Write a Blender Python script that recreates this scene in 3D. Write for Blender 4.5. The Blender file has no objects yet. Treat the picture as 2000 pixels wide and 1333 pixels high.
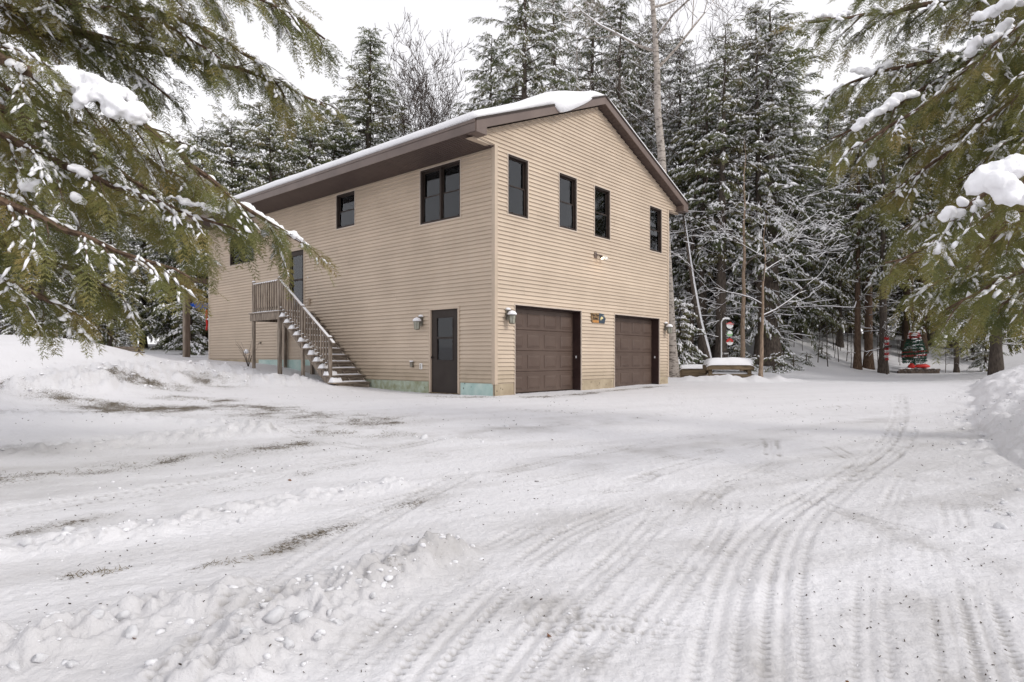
import bpy, bmesh, math, random
import numpy as np
from mathutils import Vector, Matrix

random.seed(7)
rng = np.random.default_rng(11)
scene = bpy.context.scene
COL = scene.collection

# ------------------------------------------------------------------ camera, sky, sun, exposure
F_PX, HOR, EYE = 1250.0, 700.0, 1.5            # focal length and horizon row of the 2000x1333 photograph
cam_d = bpy.data.cameras.new('camera')
cam = bpy.data.objects.new('camera', cam_d); COL.objects.link(cam)
cam.location = (0, 0, EYE); cam.rotation_euler = (math.pi / 2, 0, 0)
cam_d.sensor_width = 36.0; cam_d.lens = F_PX / 2000.0 * 36.0
cam_d.shift_y = (HOR - 666.5) / 2000.0
cam_d.clip_start = 0.05; cam_d.clip_end = 6000.0
scene.camera = cam

SUN_DIR = Vector((0.74, -0.42, 0.56)).normalized()   # towards the sun: right of and a little behind the camera
world = bpy.data.worlds.new('World'); scene.world = world; world.use_nodes = True
wn = world.node_tree.nodes; wl = world.node_tree.links; wn.clear()
w_out = wn.new('ShaderNodeOutputWorld')
w_bg = wn.new('ShaderNodeBackground'); w_bg2 = wn.new('ShaderNodeBackground'); w_add = wn.new('ShaderNodeAddShader')
sky = wn.new('ShaderNodeTexSky'); sky.sky_type = 'NISHITA'; sky.sun_disc = False
sky.sun_elevation = math.asin(SUN_DIR.z); sky.sun_rotation = math.atan2(SUN_DIR.x, SUN_DIR.y)
hsv = wn.new('ShaderNodeHueSaturation'); hsv.inputs['Saturation'].default_value = 0.12
wl.new(sky.outputs[0], hsv.inputs['Color']); wl.new(hsv.outputs[0], w_bg.inputs[0])
w_bg.inputs[1].default_value = 0.05
w_bg2.inputs[0].default_value = (0.90, 0.885, 0.915, 1); w_bg2.inputs[1].default_value = 0.78   # even cloud cover
wl.new(w_bg.outputs[0], w_add.inputs[0]); wl.new(w_bg2.outputs[0], w_add.inputs[1]); wl.new(w_add.outputs[0], w_out.inputs[0])

sun_d = bpy.data.lights.new('sun', 'SUN'); sun_d.energy = 1.35; sun_d.angle = math.radians(11)
sun_d.color = (1.0, 0.955, 0.89)
sun = bpy.data.objects.new('sun', sun_d); COL.objects.link(sun)
sun.rotation_euler = (-SUN_DIR).to_track_quat('-Z', 'Y').to_euler(); sun.location = (30, -10, 40)

scene.view_settings.view_transform = 'Standard'; scene.view_settings.look = 'None'
scene.view_settings.exposure = 0.27; scene.view_settings.gamma = 1.0
scene.render.engine = 'CYCLES'
scene.cycles.use_denoising = True
scene.cycles.max_bounces = 6; scene.cycles.diffuse_bounces = 3; scene.cycles.transparent_max_bounces = 8

# ------------------------------------------------------------------ helpers
OFF = {}
def srgb(r, g, b):
    def f(c):
        c /= 255.0
        return c / 12.92 if c <= 0.04045 else ((c + 0.055) / 1.055) ** 2.4
    return (f(r), f(g), f(b), 1.0)

def tag(o, label=None, cat=None, group=None, kind=None):
    if label: o['label'] = label
    if cat: o['category'] = cat
    if group: o['group'] = group
    if kind: o['kind'] = kind
    return o

def thing(name, label, cat, loc=(0, 0, 0), rotz=0.0, group=None):
    o = bpy.data.objects.new(name, None); COL.objects.link(o)
    o.empty_display_size = 0.2
    o.location = loc; o.rotation_euler = (0, 0, rotz)
    return tag(o, label, cat, group)

def link_mesh(name, me, mat=None, parent=None):
    o = bpy.data.objects.new(name, me); COL.objects.link(o)
    if mat is not None and len(me.materials) == 0: me.materials.append(mat)
    if parent is not None:
        o.parent = parent
        if parent in OFF: OFF[o] = OFF[parent]
    return o

def copy_tree(o, parent=None):
    c = o.copy(); COL.objects.link(c)
    if parent is not None:
        c.parent = parent; c.matrix_parent_inverse = Matrix()
    for ch in o.children: copy_tree(ch, c)
    return c

class MB:
    """collects simple solids into one mesh"""
    def __init__(s): s.v = []; s.f = []
    def quad(s, a, b, c, d):
        n = len(s.v); s.v += [a, b, c, d]; s.f.append((n, n + 1, n + 2, n + 3)); return s
    def box(s, x0, x1, y0, y1, z0, z1):
        n = len(s.v)
        s.v += [(x0, y0, z0), (x1, y0, z0), (x1, y1, z0), (x0, y1, z0), (x0, y0, z1), (x1, y0, z1), (x1, y1, z1), (x0, y1, z1)]
        s.f += [(n, n + 3, n + 2, n + 1), (n + 4, n + 5, n + 6, n + 7), (n, n + 1, n + 5, n + 4), (n + 1, n + 2, n + 6, n + 5), (n + 2, n + 3, n + 7, n + 6), (n + 3, n, n + 4, n + 7)]
        return s
    def prism(s, poly, axis, a, b):
        """poly = list of 2D points in the two other axes (cyclic order), extruded along axis from a to b"""
        def mk(p, t): return {'x': (t, p[0], p[1]), 'y': (p[0], t, p[1]), 'z': (p[0], p[1], t)}[axis]
        n = len(s.v); k = len(poly)
        s.v += [mk(p, a) for p in poly] + [mk(p, b) for p in poly]
        s.f.append(tuple(range(n + k - 1, n - 1, -1))); s.f.append(tuple(range(n + k, n + 2 * k)))
        for i in range(k):
            j = (i + 1) % k; s.f.append((n + i, n + j, n + k + j, n + k + i))
        return s
    def tube(s, pts, radii, n=8, cap=True):
        pts = [Vector(p) for p in pts]
        if not hasattr(radii, '__len__'): radii = [radii] * len(pts)
        base = len(s.v); ref = Vector((0.31, 0.17, 0.93)).normalized()
        for i, p in enumerate(pts):
            d = (pts[min(i + 1, len(pts) - 1)] - pts[max(i - 1, 0)]).normalized()
            a = d.cross(ref)
            if a.length < 0.05: a = d.cross(Vector((1, 0, 0)))
            a.normalize(); b = d.cross(a)
            for k in range(n):
                t = 2 * math.pi * k / n
                s.v.append(tuple(p + (a * math.cos(t) + b * math.sin(t)) * radii[i]))
        for i in range(len(pts) - 1):
            for k in range(n):
                k2 = (k + 1) % n
                s.f.append((base + i * n + k, base + i * n + k2, base + (i + 1) * n + k2, base + (i + 1) * n + k))
        if cap:
            s.f.append(tuple(base + k for k in range(n - 1, -1, -1)))
            s.f.append(tuple(base + (len(pts) - 1) * n + k for k in range(n)))
        return s
    def lathe(s, prof, n=12, c=(0, 0, 0)):
        base = len(s.v)
        for r, z in prof:
            for k in range(n):
                t = 2 * math.pi * k / n
                s.v.append((c[0] + r * math.cos(t), c[1] + r * math.sin(t), c[2] + z))
        for i in range(len(prof) - 1):
            for k in range(n):
                k2 = (k + 1) % n
                s.f.append((base + i * n + k, base + i * n + k2, base + (i + 1) * n + k2, base + (i + 1) * n + k))
        s.f.append(tuple(base + k for k in range(n - 1, -1, -1)))
        s.f.append(tuple(base + (len(prof) - 1) * n + k for k in range(n)))
        return s
    def build(s, name, mat, parent=None, smooth=False, bevel=0.0):
        o = OFF.get(parent, (0, 0, 0)) if parent is not None else (0, 0, 0)
        me = bpy.data.meshes.new(name)
        me.from_pydata([(p[0] - o[0], p[1] - o[1], p[2] - o[2]) for p in s.v], [], s.f)
        bm = bmesh.new(); bm.from_mesh(me); bmesh.ops.recalc_face_normals(bm, faces=bm.faces); bm.to_mesh(me); bm.free()
        if smooth: me.polygons.foreach_set('use_smooth', [True] * len(me.polygons))
        ob = link_mesh(name, me, mat, parent)
        if bevel:
            m = ob.modifiers.new('bevel', 'BEVEL'); m.width = bevel; m.segments = 1; m.limit_method = 'ANGLE'
        return ob

def mesh_np(name, V, T, mat, smooth=False):
    """mesh from numpy vertex (n,3) and triangle (m,3) arrays"""
    V = np.ascontiguousarray(V, dtype=np.float32); T = np.ascontiguousarray(T, dtype=np.int32)
    me = bpy.data.meshes.new(name)
    me.vertices.add(len(V)); me.vertices.foreach_set('co', V.ravel())
    k = T.shape[1]
    me.loops.add(T.size); me.loops.foreach_set('vertex_index', T.ravel())
    me.polygons.add(len(T)); me.polygons.foreach_set('loop_start', np.arange(0, T.size, k, dtype=np.int32))
    me.polygons.foreach_set('use_smooth', np.full(len(T), smooth))
    me.update(calc_edges=True); me.materials.append(mat)
    return me

def hash2(ix, iy, seed):
    h = (ix.astype(np.int64) * 374761393 + iy.astype(np.int64) * 668265263 + seed * 974711) & 0xFFFFFFFF
    h = ((h ^ (h >> 13)) * 1274126177) & 0xFFFFFFFF
    h = ((h ^ (h >> 16)) * 2246822519) & 0xFFFFFFFF
    return ((h ^ (h >> 15)) & 0xFFFFFF) / float(0xFFFFFF)

def vnoise(x, y, seed=0):
    ix = np.floor(x); iy = np.floor(y); fx = x - ix; fy = y - iy
    fx = fx * fx * (3 - 2 * fx); fy = fy * fy * (3 - 2 * fy)
    a = hash2(ix, iy, seed); b = hash2(ix + 1, iy, seed); c = hash2(ix, iy + 1, seed); d = hash2(ix + 1, iy + 1, seed)
    return (a * (1 - fx) + b * fx) * (1 - fy) + (c * (1 - fx) + d * fx) * fy * 1.0

def fbm(x, y, seed=0, oct=4):
    s = 0; a = 0.5
    for i in range(oct):
        s = s + a * vnoise(x * 2 ** i + 17.3 * i, y * 2 ** i - 9.1 * i, seed + i); a *= 0.5
    return s / (1 - 0.5 ** oct) - 0.5

# ------------------------------------------------------------------ materials
def nodes(name):
    m = bpy.data.materials.new(name); m.use_nodes = True
    nt = m.node_tree; nt.nodes.clear()
    out = nt.nodes.new('ShaderNodeOutputMaterial'); p = nt.nodes.new('ShaderNodeBsdfPrincipled')
    nt.links.new(p.outputs[0], out.inputs[0])
    return m, nt, p, out

def mat(name, c1, c2=None, rough=0.6, scale=4.0, stretch=(1, 1, 1), bump=0.0, bscale=None, metal=0.0, spec=0.4, detail=5.0, rnd=0.0, lo=0.35, hi=0.65):
    m, nt, p, out = nodes(name)
    N = nt.nodes; L = nt.links
    p.inputs['Roughness'].default_value = rough; p.inputs['Metallic'].default_value = metal
    p.inputs['Specular IOR Level'].default_value = spec
    tc = N.new('ShaderNodeTexCoord'); mp = N.new('ShaderNodeMapping'); mp.inputs['Scale'].default_value = stretch
    L.new(tc.outputs['Object'], mp.inputs[0])
    nz = N.new('ShaderNodeTexNoise'); nz.inputs['Scale'].default_value = scale; nz.inputs['Detail'].default_value = detail
    L.new(mp.outputs[0], nz.inputs[0])
    rp = N.new('ShaderNodeValToRGB'); rp.color_ramp.elements[0].position = lo; rp.color_ramp.elements[1].position = hi
    rp.color_ramp.elements[0].color = c1; rp.color_ramp.elements[1].color = c2 or c1
    L.new(nz.outputs[0], rp.inputs[0])
    col = rp.outputs[0]
    if rnd:
        oi = N.new('ShaderNodeObjectInfo'); mr = N.new('ShaderNodeMapRange')
        mr.inputs['To Min'].default_value = 1 - rnd; mr.inputs['To Max'].default_value = 1 + rnd
        L.new(oi.outputs['Random'], mr.inputs[0])
        hv = N.new('ShaderNodeHueSaturation'); L.new(mr.outputs[0], hv.inputs['Value']); L.new(col, hv.inputs['Color']); col = hv.outputs[0]
    L.new(col, p.inputs['Base Color'])
    if bump:
        bp = N.new('ShaderNodeBump'); bp.inputs['Strength'].default_value = bump; bp.inputs['Distance'].default_value = 0.02
        n2 = N.new('ShaderNodeTexNoise'); n2.inputs['Scale'].default_value = bscale or scale * 3; n2.inputs['Detail'].default_value = 6
        L.new(mp.outputs[0], n2.inputs[0]); L.new(n2.outputs[0], bp.inputs['Height']); L.new(bp.outputs[0], p.inputs['Normal'])
    return m

def mat_siding():
    m, nt, p, out = nodes('tan_vinyl_siding'); N = nt.nodes; L = nt.links
    p.inputs['Roughness'].default_value = 0.48; p.inputs['Specular IOR Level'].default_value = 0.35
    tc = N.new('ShaderNodeTexCoord')
    n1 = N.new('ShaderNodeTexNoise'); n1.inputs['Scale'].default_value = 0.9; n1.inputs['Detail'].default_value = 4; L.new(tc.outputs['Object'], n1.inputs[0])
    rp = N.new('ShaderNodeValToRGB'); rp.color_ramp.elements[0].position = 0.3; rp.color_ramp.elements[1].position = 0.7
    rp.color_ramp.elements[0].color = (0.480, 0.390, 0.302, 1); rp.color_ramp.elements[1].color = (0.552, 0.454, 0.356, 1)
    L.new(n1.outputs[0], rp.inputs[0])
    oi = N.new('ShaderNodeObjectInfo'); mr = N.new('ShaderNodeMapRange'); mr.inputs['To Min'].default_value = 0.955; mr.inputs['To Max'].default_value = 1.045
    L.new(oi.outputs['Random'], mr.inputs[0])
    hv = N.new('ShaderNodeHueSaturation'); L.new(mr.outputs[0], hv.inputs['Value']); L.new(rp.outputs[0], hv.inputs['Color'])
    # splash stain with its own shape along the lowest courses
    sx = N.new('ShaderNodeSeparateXYZ'); L.new(tc.outputs['Object'], sx.inputs[0])
    mz = N.new('ShaderNodeMapRange'); mz.inputs['From Min'].default_value = 0.85; mz.inputs['From Max'].default_value = 1.55; mz.inputs['To Min'].default_value = 1; mz.inputs['To Max'].default_value = 0
    L.new(sx.outputs[2], mz.inputs[0])
    n2 = N.new('ShaderNodeTexNoise'); n2.inputs['Scale'].default_value = 2.3; n2.inputs['Detail'].default_value = 6; L.new(tc.outputs['Object'], n2.inputs[0])
    mu = N.new('ShaderNodeMath'); mu.operation = 'MULTIPLY'; L.new(mz.outputs[0], mu.inputs[0]); L.new(n2.outputs[0], mu.inputs[1])
    mx = N.new('ShaderNodeMix'); mx.data_type = 'RGBA'; mx.inputs[7].default_value = (0.27, 0.215, 0.135, 1)
    L.new(mu.outputs[0], mx.inputs[0]); L.new(hv.outputs[0], mx.inputs[6]); L.new(mx.outputs[2], p.inputs['Base Color'])
    bp = N.new('ShaderNodeBump'); bp.inputs['Strength'].default_value = 0.12; bp.inputs['Distance'].default_value = 0.02
    mp = N.new('ShaderNodeMapping'); mp.inputs['Scale'].default_value = (1, 1, 14); L.new(tc.outputs['Object'], mp.inputs[0])
    n3 = N.new('ShaderNodeTexNoise'); n3.inputs['Scale'].default_value = 1.6; n3.inputs['Detail'].default_value = 2; L.new(mp.outputs[0], n3.inputs[0])
    L.new(n3.outputs[0], bp.inputs['Height']); L.new(bp.outputs[0], p.inputs['Normal'])
    return m

def mat_snow(name='snow', bump=0.35, scale=9.0, alb=0.78):
    m, nt, p, out = nodes(name); N = nt.nodes; L = nt.links
    p.inputs['Base Color'].default_value = (alb, alb, alb * 1.03, 1); p.inputs['Roughness'].default_value = 0.75
    p.inputs['Specular IOR Level'].default_value = 0.2
    tc = N.new('ShaderNodeTexCoord'); n2 = N.new('ShaderNodeTexNoise'); n2.inputs['Scale'].default_value = scale; n2.inputs['Detail'].default_value = 7
    n2.inputs['Roughness'].default_value = 0.6
    L.new(tc.outputs['Object'], n2.inputs[0])
    bp = N.new('ShaderNodeBump'); bp.inputs['Strength'].default_value = bump; bp.inputs['Distance'].default_value = 0.04
    L.new(n2.outputs[0], bp.inputs['Height']); L.new(bp.outputs[0], p.inputs['Normal'])
    return m

def mat_ground():
    m, nt, p, out = nodes('trodden_snow'); N = nt.nodes; L = nt.links
    p.inputs['Roughness'].default_value = 0.72; p.inputs['Specular IOR Level'].default_value = 0.25
    tc = N.new('ShaderNodeTexCoord')
    def noise(sc, det, ro=0.55):
        n = N.new('ShaderNodeTexNoise'); n.inputs['Scale'].default_value = sc; n.inputs['Detail'].default_value = det; n.inputs['Roughness'].default_value = ro
        L.new(tc.outputs['Object'], n.inputs[0]); return n
    at = N.new('ShaderNodeAttribute'); at.attribute_name = 'dirt'
    ag = N.new('ShaderNodeAttribute'); ag.attribute_name = 'grime_shade'
    # packed snow: clean white to grey-beige by tyre dirt and shade painted into tread grooves
    n1 = noise(1.7, 6)
    mg = N.new('ShaderNodeMath'); mg.operation = 'MULTIPLY'; L.new(n1.outputs[0], mg.inputs[0]); L.new(ag.outputs['Fac'], mg.inputs[1])
    mg2 = N.new('ShaderNodeMath'); mg2.operation = 'MULTIPLY'; mg2.use_clamp = True; L.new(mg.outputs[0], mg2.inputs[0]); mg2.inputs[1].default_value = 1.5
    mx = N.new('ShaderNodeMix'); mx.data_type = 'RGBA'
    mx.inputs[6].default_value = (0.72, 0.715, 0.74, 1); mx.inputs[7].default_value = (0.36, 0.345, 0.335, 1)
    L.new(mg2.outputs[0], mx.inputs[0])
    # bare soil and dead grass showing through, broken up by noise
    n2 = noise(34, 10, 0.80); n3 = noise(2.6, 7, 0.65)
    a = N.new('ShaderNodeMath'); a.operation = 'MULTIPLY_ADD'; L.new(n2.outputs[0], a.inputs[0]); a.inputs[1].default_value = 3.4
    a3 = N.new('ShaderNodeMath'); a3.operation = 'MULTIPLY_ADD'; L.new(n3.outputs[0], a3.inputs[0]); a3.inputs[1].default_value = 1.5; a3.inputs[2].default_value = -2.45; L.new(a3.outputs[0], a.inputs[2])
    b = N.new('ShaderNodeMath'); b.operation = 'ADD'; L.new(a.outputs[0], b.inputs[0]); L.new(at.outputs['Fac'], b.inputs[1])
    mr = N.new('ShaderNodeMapRange'); mr.inputs['From Min'].default_value = .40; mr.inputs['From Max'].default_value = .78; L.new(b.outputs[0], mr.inputs[0])
    sc = N.new('ShaderNodeMath'); sc.operation = 'MULTIPLY'; L.new(mr.outputs[0], sc.inputs[0])
    gt = N.new('ShaderNodeMath'); gt.operation = 'GREATER_THAN'; gt.inputs[1].default_value = 0.02; L.new(at.outputs['Fac'], gt.inputs[0]); L.new(gt.outputs[0], sc.inputs[1])
    rp = N.new('ShaderNodeValToRGB'); rp.color_ramp.elements[0].color = (0.055, 0.045, 0.032, 1); rp.color_ramp.elements[1].color = (0.17, 0.14, 0.10, 1)
    rp.color_ramp.elements[0].position = 0.35; rp.color_ramp.elements[1].position = 0.7
    L.new(noise(30, 5).outputs[0], rp.inputs[0])
    m2 = N.new('ShaderNodeMix'); m2.data_type = 'RGBA'; L.new(sc.outputs[0], m2.inputs[0]); L.new(mx.outputs[2], m2.inputs[6]); L.new(rp.outputs[0], m2.inputs[7])
    L.new(m2.outputs[2], p.inputs['Base Color'])
    bp = N.new('ShaderNodeBump'); bp.inputs['Strength'].default_value = 0.7; bp.inputs['Distance'].default_value = 0.035
    n5 = noise(22, 8, 0.62); L.new(n5.outputs[0], bp.inputs['Height']); L.new(bp.outputs[0], p.inputs['Normal'])
    return m

def mat_foliage(name, dark, mid, warm, scale=0.9):
    m, nt, p, out = nodes(name); N = nt.nodes; L = nt.links
    p.inputs['Roughness'].default_value = 0.6; p.inputs['Specular IOR Level'].default_value = 0.25
    tc = N.new('ShaderNodeTexCoord'); oi = N.new('ShaderNodeObjectInfo')
    ad = N.new('ShaderNodeVectorMath'); ad.operation = 'ADD'; L.new(tc.outputs['Object'], ad.inputs[0])
    cb = N.new('ShaderNodeVectorMath'); cb.operation = 'SCALE'; cb.inputs['Scale'].default_value = 31.0
    cx = N.new('ShaderNodeCombineXYZ'); L.new(oi.outputs['Random'], cx.inputs[0]); L.new(oi.outputs['Random'], cx.inputs[1]); L.new(cx.outputs[0], cb.inputs[0]); L.new(cb.outputs[0], ad.inputs[1])
    nz = N.new('ShaderNodeTexNoise'); nz.inputs['Scale'].default_value = scale; nz.inputs['Detail'].default_value = 6; nz.inputs['Roughness'].default_value = 0.7
    L.new(ad.outputs[0], nz.inputs[0])
    rp = N.new('ShaderNodeValToRGB'); e = rp.color_ramp.elements
    e[0].position = 0.33; e[0].color = dark; e[1].position = 0.68; e[1].color = warm
    k = e.new(0.5); k.color = mid
    L.new(nz.outputs[0], rp.inputs[0])
    mr = N.new('ShaderNodeMapRange'); mr.inputs['To Min'].default_value = 0.8; mr.inputs['To Max'].default_value = 1.25
    L.new(oi.outputs['Random'], mr.inputs[0])
    hv = N.new('ShaderNodeHueSaturation'); L.new(mr.outputs[0], hv.inputs['Value']); L.new(rp.outputs[0], hv.inputs['Color'])
    L.new(hv.outputs[0], p.inputs['Base Color'])
    tr = N.new('ShaderNodeBsdfTranslucent'); L.new(hv.outputs[0], tr.inputs[0])
    ms = N.new('ShaderNodeMixShader'); ms.inputs[0].default_value = 0.4
    L.new(p.outputs[0], ms.inputs[1]); L.new(tr.outputs[0], ms.inputs[2]); L.new(ms.outputs[0], out.inputs[0])
    return m

def mat_glass():
    m, nt, p, out = nodes('window_glass'); N = nt.nodes; L = nt.links; N.remove(p)
    tr = N.new('ShaderNodeBsdfTransparent'); tr.inputs[0].default_value = (0.86, 0.89, 0.89, 1)
    gl = N.new('ShaderNodeBsdfGlossy'); gl.inputs['Roughness'].default_value = 0.03; gl.inputs[0].default_value = (0.9, 0.92, 0.95, 1)
    tc = N.new('ShaderNodeTexCoord'); nz = N.new('ShaderNodeTexNoise'); nz.inputs['Scale'].default_value = 2.0; L.new(tc.outputs['Object'], nz.inputs[0])
    bp = N.new('ShaderNodeBump'); bp.inputs['Strength'].default_value = 0.06; L.new(nz.outputs[0], bp.inputs['Height']); L.new(bp.outputs[0], gl.inputs['Normal'])
    fr = N.new('ShaderNodeFresnel'); fr.inputs[0].default_value = 1.55
    ms = N.new('ShaderNodeMixShader'); L.new(fr.outputs[0], ms.inputs[0]); L.new(tr.outputs[0], ms.inputs[1]); L.new(gl.outputs[0], ms.inputs[2])
    L.new(ms.outputs[0], out.inputs[0])
    return m

def mat_emit(name, col, strength):
    m, nt, p, out = nodes(name)
    p.inputs['Base Color'].default_value = col; p.inputs['Emission Color'].default_value = col; p.inputs['Emission Strength'].default_value = strength
    return m

M = dict(
    siding=mat_siding(), snow=mat_snow(), clod=mat_snow('packed_snow_lump', .5, 20, .74), tree_snow=mat_snow('snow_on_branches', 0.25, 14, .86), ground=mat_ground(),
    trim=mat('tan_trim', (0.44, 0.355, 0.27, 1), (0.50, 0.40, 0.31, 1), 0.45, 2.0),
    jtrim=mat('light_trim', (0.50, 0.42, 0.35, 1), (0.56, 0.475, 0.40, 1), 0.42, 3.0),
    brown=mat('brown_fascia_metal', (0.105, 0.074, 0.062, 1), (0.145, 0.105, 0.088, 1), 0.42, 1.3, bump=0.05, spec=0.5),
    soffit=mat('dark_brown_soffit', (0.066, 0.045, 0.039, 1), (0.082, 0.057, 0.049, 1), 0.55, 2.0, rnd=0.05),
    door_brown=mat('garage_door_brown', (0.078, 0.050, 0.038, 1), (0.098, 0.066, 0.051, 1), 0.5, 1.8, bump=0.04, bscale=60),
    jamb=mat('maroon_jamb', (0.028, 0.014, 0.013, 1), (0.042, 0.022, 0.019, 1), 0.5, 3),
    frame=mat('dark_bronze_frame', (0.030, 0.021, 0.017, 1), (0.042, 0.030, 0.025, 1), 0.5, 3, spec=.2),
    door_dark=mat('charcoal_door', (0.036, 0.029, 0.026, 1), (0.046, 0.038, 0.034, 1), 0.55, 2, spec=.15),
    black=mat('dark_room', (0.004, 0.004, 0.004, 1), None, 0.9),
    blind=mat('grey_blind', (0.36, 0.38, 0.38, 1), (0.44, 0.46, 0.45, 1), 0.8, 3, stretch=(1, 1, 12)),
    curtain=mat('frosted_film', (0.06, 0.06, 0.065, 1), (0.13, 0.13, 0.14, 1), 0.6, 3, stretch=(1, 4, 1)),
    glass=mat_glass(),
    teal=mat('teal_foam_board', (0.36, 0.50, 0.47, 1), (0.50, 0.61, 0.57, 1), 0.8, 3.5, bump=0.1),
    teal2=mat('mossy_foam_board', (0.24, 0.25, 0.15, 1), (0.42, 0.48, 0.40, 1), 0.85, 4.0, bump=0.1),
    panel=mat('beige_footing_board', (0.30, 0.24, 0.165, 1), (0.42, 0.35, 0.25, 1), 0.8, 2.6, bump=0.15),
    hole=mat('dark_knot', (0.02, 0.015, 0.01, 1), None, 0.9),
    wood=mat('weathered_grey_wood', (0.14, 0.110, 0.085, 1), (0.33, 0.275, 0.225, 1), 0.85, 5.0, stretch=(3, 3, 0.5), bump=0.25, rnd=0.14),
    wood_y=mat('weathered_tread_wood', (0.12, 0.092, 0.070, 1), (0.29, 0.235, 0.185, 1), 0.85, 6.0, stretch=(0.6, 4, 4), bump=0.25, rnd=0.14),
    timber=mat('brown_timber', (0.075, 0.052, 0.030, 1), (0.19, 0.14, 0.085, 1), 0.85, 4.0, stretch=(0.5, 4, 4), bump=0.3, rnd=0.15),
    post=mat('brown_post', (0.10, 0.070, 0.052, 1), (0.17, 0.125, 0.095, 1), 0.85, 4.0, stretch=(4, 4, 0.4), bump=0.3),
    bark=mat('dark_bark', (0.045, 0.036, 0.030, 1), (0.12, 0.096, 0.078, 1), 0.95, 6.0, stretch=(4, 4, 0.8), bump=0.8, rnd=0.2),
    bark_red=mat('reddish_bark', (0.06, 0.036, 0.023, 1), (0.15, 0.098, 0.066, 1), 0.95, 6.0, stretch=(4, 4, 0.8), bump=0.8, rnd=0.15),
    bark_tan=mat('tan_smooth_bark', (0.16, 0.115, 0.082, 1), (0.30, 0.225, 0.165, 1), 0.9, 5.0, stretch=(3, 3, 1), bump=0.4, rnd=0.1),
    twig=mat('grey_brown_twig', (0.05, 0.038, 0.031, 1), (0.10, 0.076, 0.062, 1), 0.9, 4.0),
    birch=mat('pale_birch_bark', (0.10, 0.082, 0.07, 1), (0.36, 0.32, 0.285, 1), 0.85, 3.0, stretch=(2, 2, 5), bump=0.3, lo=0.34, hi=0.52),
    white=mat('white_enamel', (0.72, 0.72, 0.72, 1), (0.8, 0.8, 0.8, 1), 0.35, 3),
    grey_box=mat('grey_plastic', (0.33, 0.30, 0.27, 1), (0.40, 0.37, 0.33, 1), 0.5, 3),
    tan_box=mat('tan_plastic', (0.33, 0.25, 0.18, 1), (0.40, 0.31, 0.23, 1), 0.5, 3),
    lantern=mat('pewter_lantern', (0.16, 0.145, 0.12, 1), (0.27, 0.25, 0.21, 1), 0.4, 9, metal=0.5),
    lantern_glass=mat('seeded_lantern_glass', (0.24, 0.24, 0.19, 1), (0.36, 0.36, 0.30, 1), 0.12, 12, spec=0.6),
    lamp=mat_emit('lit_lamp', (1.0, 0.83, 0.62, 1), 4.0),
    red=mat('red_tinsel', (0.42, 0.012, 0.014, 1), (0.62, 0.03, 0.03, 1), 0.4, 30, bump=0.5),
    green=mat('green_tinsel', (0.006, 0.05, 0.028, 1), (0.015, 0.10, 0.055, 1), 0.5, 30, bump=0.5),
    red_cloth=mat('red_cloth', (0.48, 0.015, 0.012, 1), (0.66, 0.04, 0.03, 1), 0.6, 6, bump=0.3),
    light_green=mat('pale_green_paint', (0.20, 0.42, 0.18, 1), (0.30, 0.52, 0.26, 1), 0.5, 8),
    blue=mat('blue_plastic', (0.015, 0.10, 0.55, 1), (0.03, 0.17, 0.70, 1), 0.3, 4),
    sign_wood=mat('varnished_sign_wood', (0.16, 0.095, 0.04, 1), (0.30, 0.19, 0.085, 1), 0.5, 8, stretch=(1, 1, 6)),
    sign_orange=mat('orange_sign_paint', (0.40, 0.17, 0.04, 1), (0.5, 0.24, 0.07, 1), 0.5, 8),
    sign_blue=mat('slate_blue_paint', (0.022, 0.035, 0.055, 1), (0.05, 0.075, 0.10, 1), 0.5, 8),
    yellow=mat('pale_yellow_paint', (0.62, 0.50, 0.20, 1), (0.7, 0.6, 0.3, 1), 0.5, 8),
    ink=mat('dark_lettering', (0.02, 0.012, 0.008, 1), None, 0.6),
    stone=mat('brown_edging_brick', (0.06, 0.045, 0.038, 1), (0.13, 0.10, 0.08, 1), 0.9, 7, bump=0.4, rnd=0.2),
    leaf=mat('dead_brown_leaf', (0.10, 0.04, 0.018, 1), (0.20, 0.085, 0.035, 1), 0.7, 30),
    grass=mat('dead_grass', (0.10, 0.08, 0.045, 1), (0.22, 0.18, 0.11, 1), 0.9, 8),
    litter=mat('dark_litter', (0.03, 0.022, 0.016, 1), (0.08, 0.058, 0.04, 1), 0.9, 8),
    shingle=mat('brown_shingle', (0.05, 0.04, 0.036, 1), (0.08, 0.066, 0.06, 1), 0.9, 14, bump=0.4),
    far_fol=mat_foliage('hemlock_needles', (0.095, 0.112, 0.062, 1), (0.150, 0.165, 0.078, 1), (0.225, 0.185, 0.088, 1), 0.45),
    yel_fol=mat_foliage('yellow_green_needles', (0.075, 0.085, 0.030, 1), (0.145, 0.142, 0.045, 1), (0.24, 0.20, 0.060, 1), 0.45),  # foliage that is yellow green in its own colour
    near_fol=mat_foliage('near_hemlock_needles', (0.085, 0.105, 0.042, 1), (0.175, 0.175, 0.060, 1), (0.29, 0.215, 0.080, 1), 1.1),
)

# ------------------------------------------------------------------ geometry of the site
HANG = math.atan2(1250.0, 1085.0)                     # direction of the garage front, seen from above
DR = (math.cos(HANG), math.sin(HANG)); DL = (-math.sin(HANG), math.cos(HANG))
HC = (-0.42, 15.6)                                    # nearest corner of the house
def H(u, v, z): return (HC[0] + u * DR[0] + v * DL[0], HC[1] + u * DR[1] + v * DL[1], z)
def at(px, py, d): return Vector(((px - 1000.0) / F_PX * d, d, EYE + (HOR - py) / F_PX * d))
def gpt(px, py):
    d = np.linspace(2.0, 45.0, 1300); x = (px - 1000.0) / F_PX * d
    i = int(np.argmax(EYE - (py - HOR) / F_PX * d < base_z(x, d))); return (float(x[i]), float(d[i]))       # where that sight line meets the ground

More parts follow.
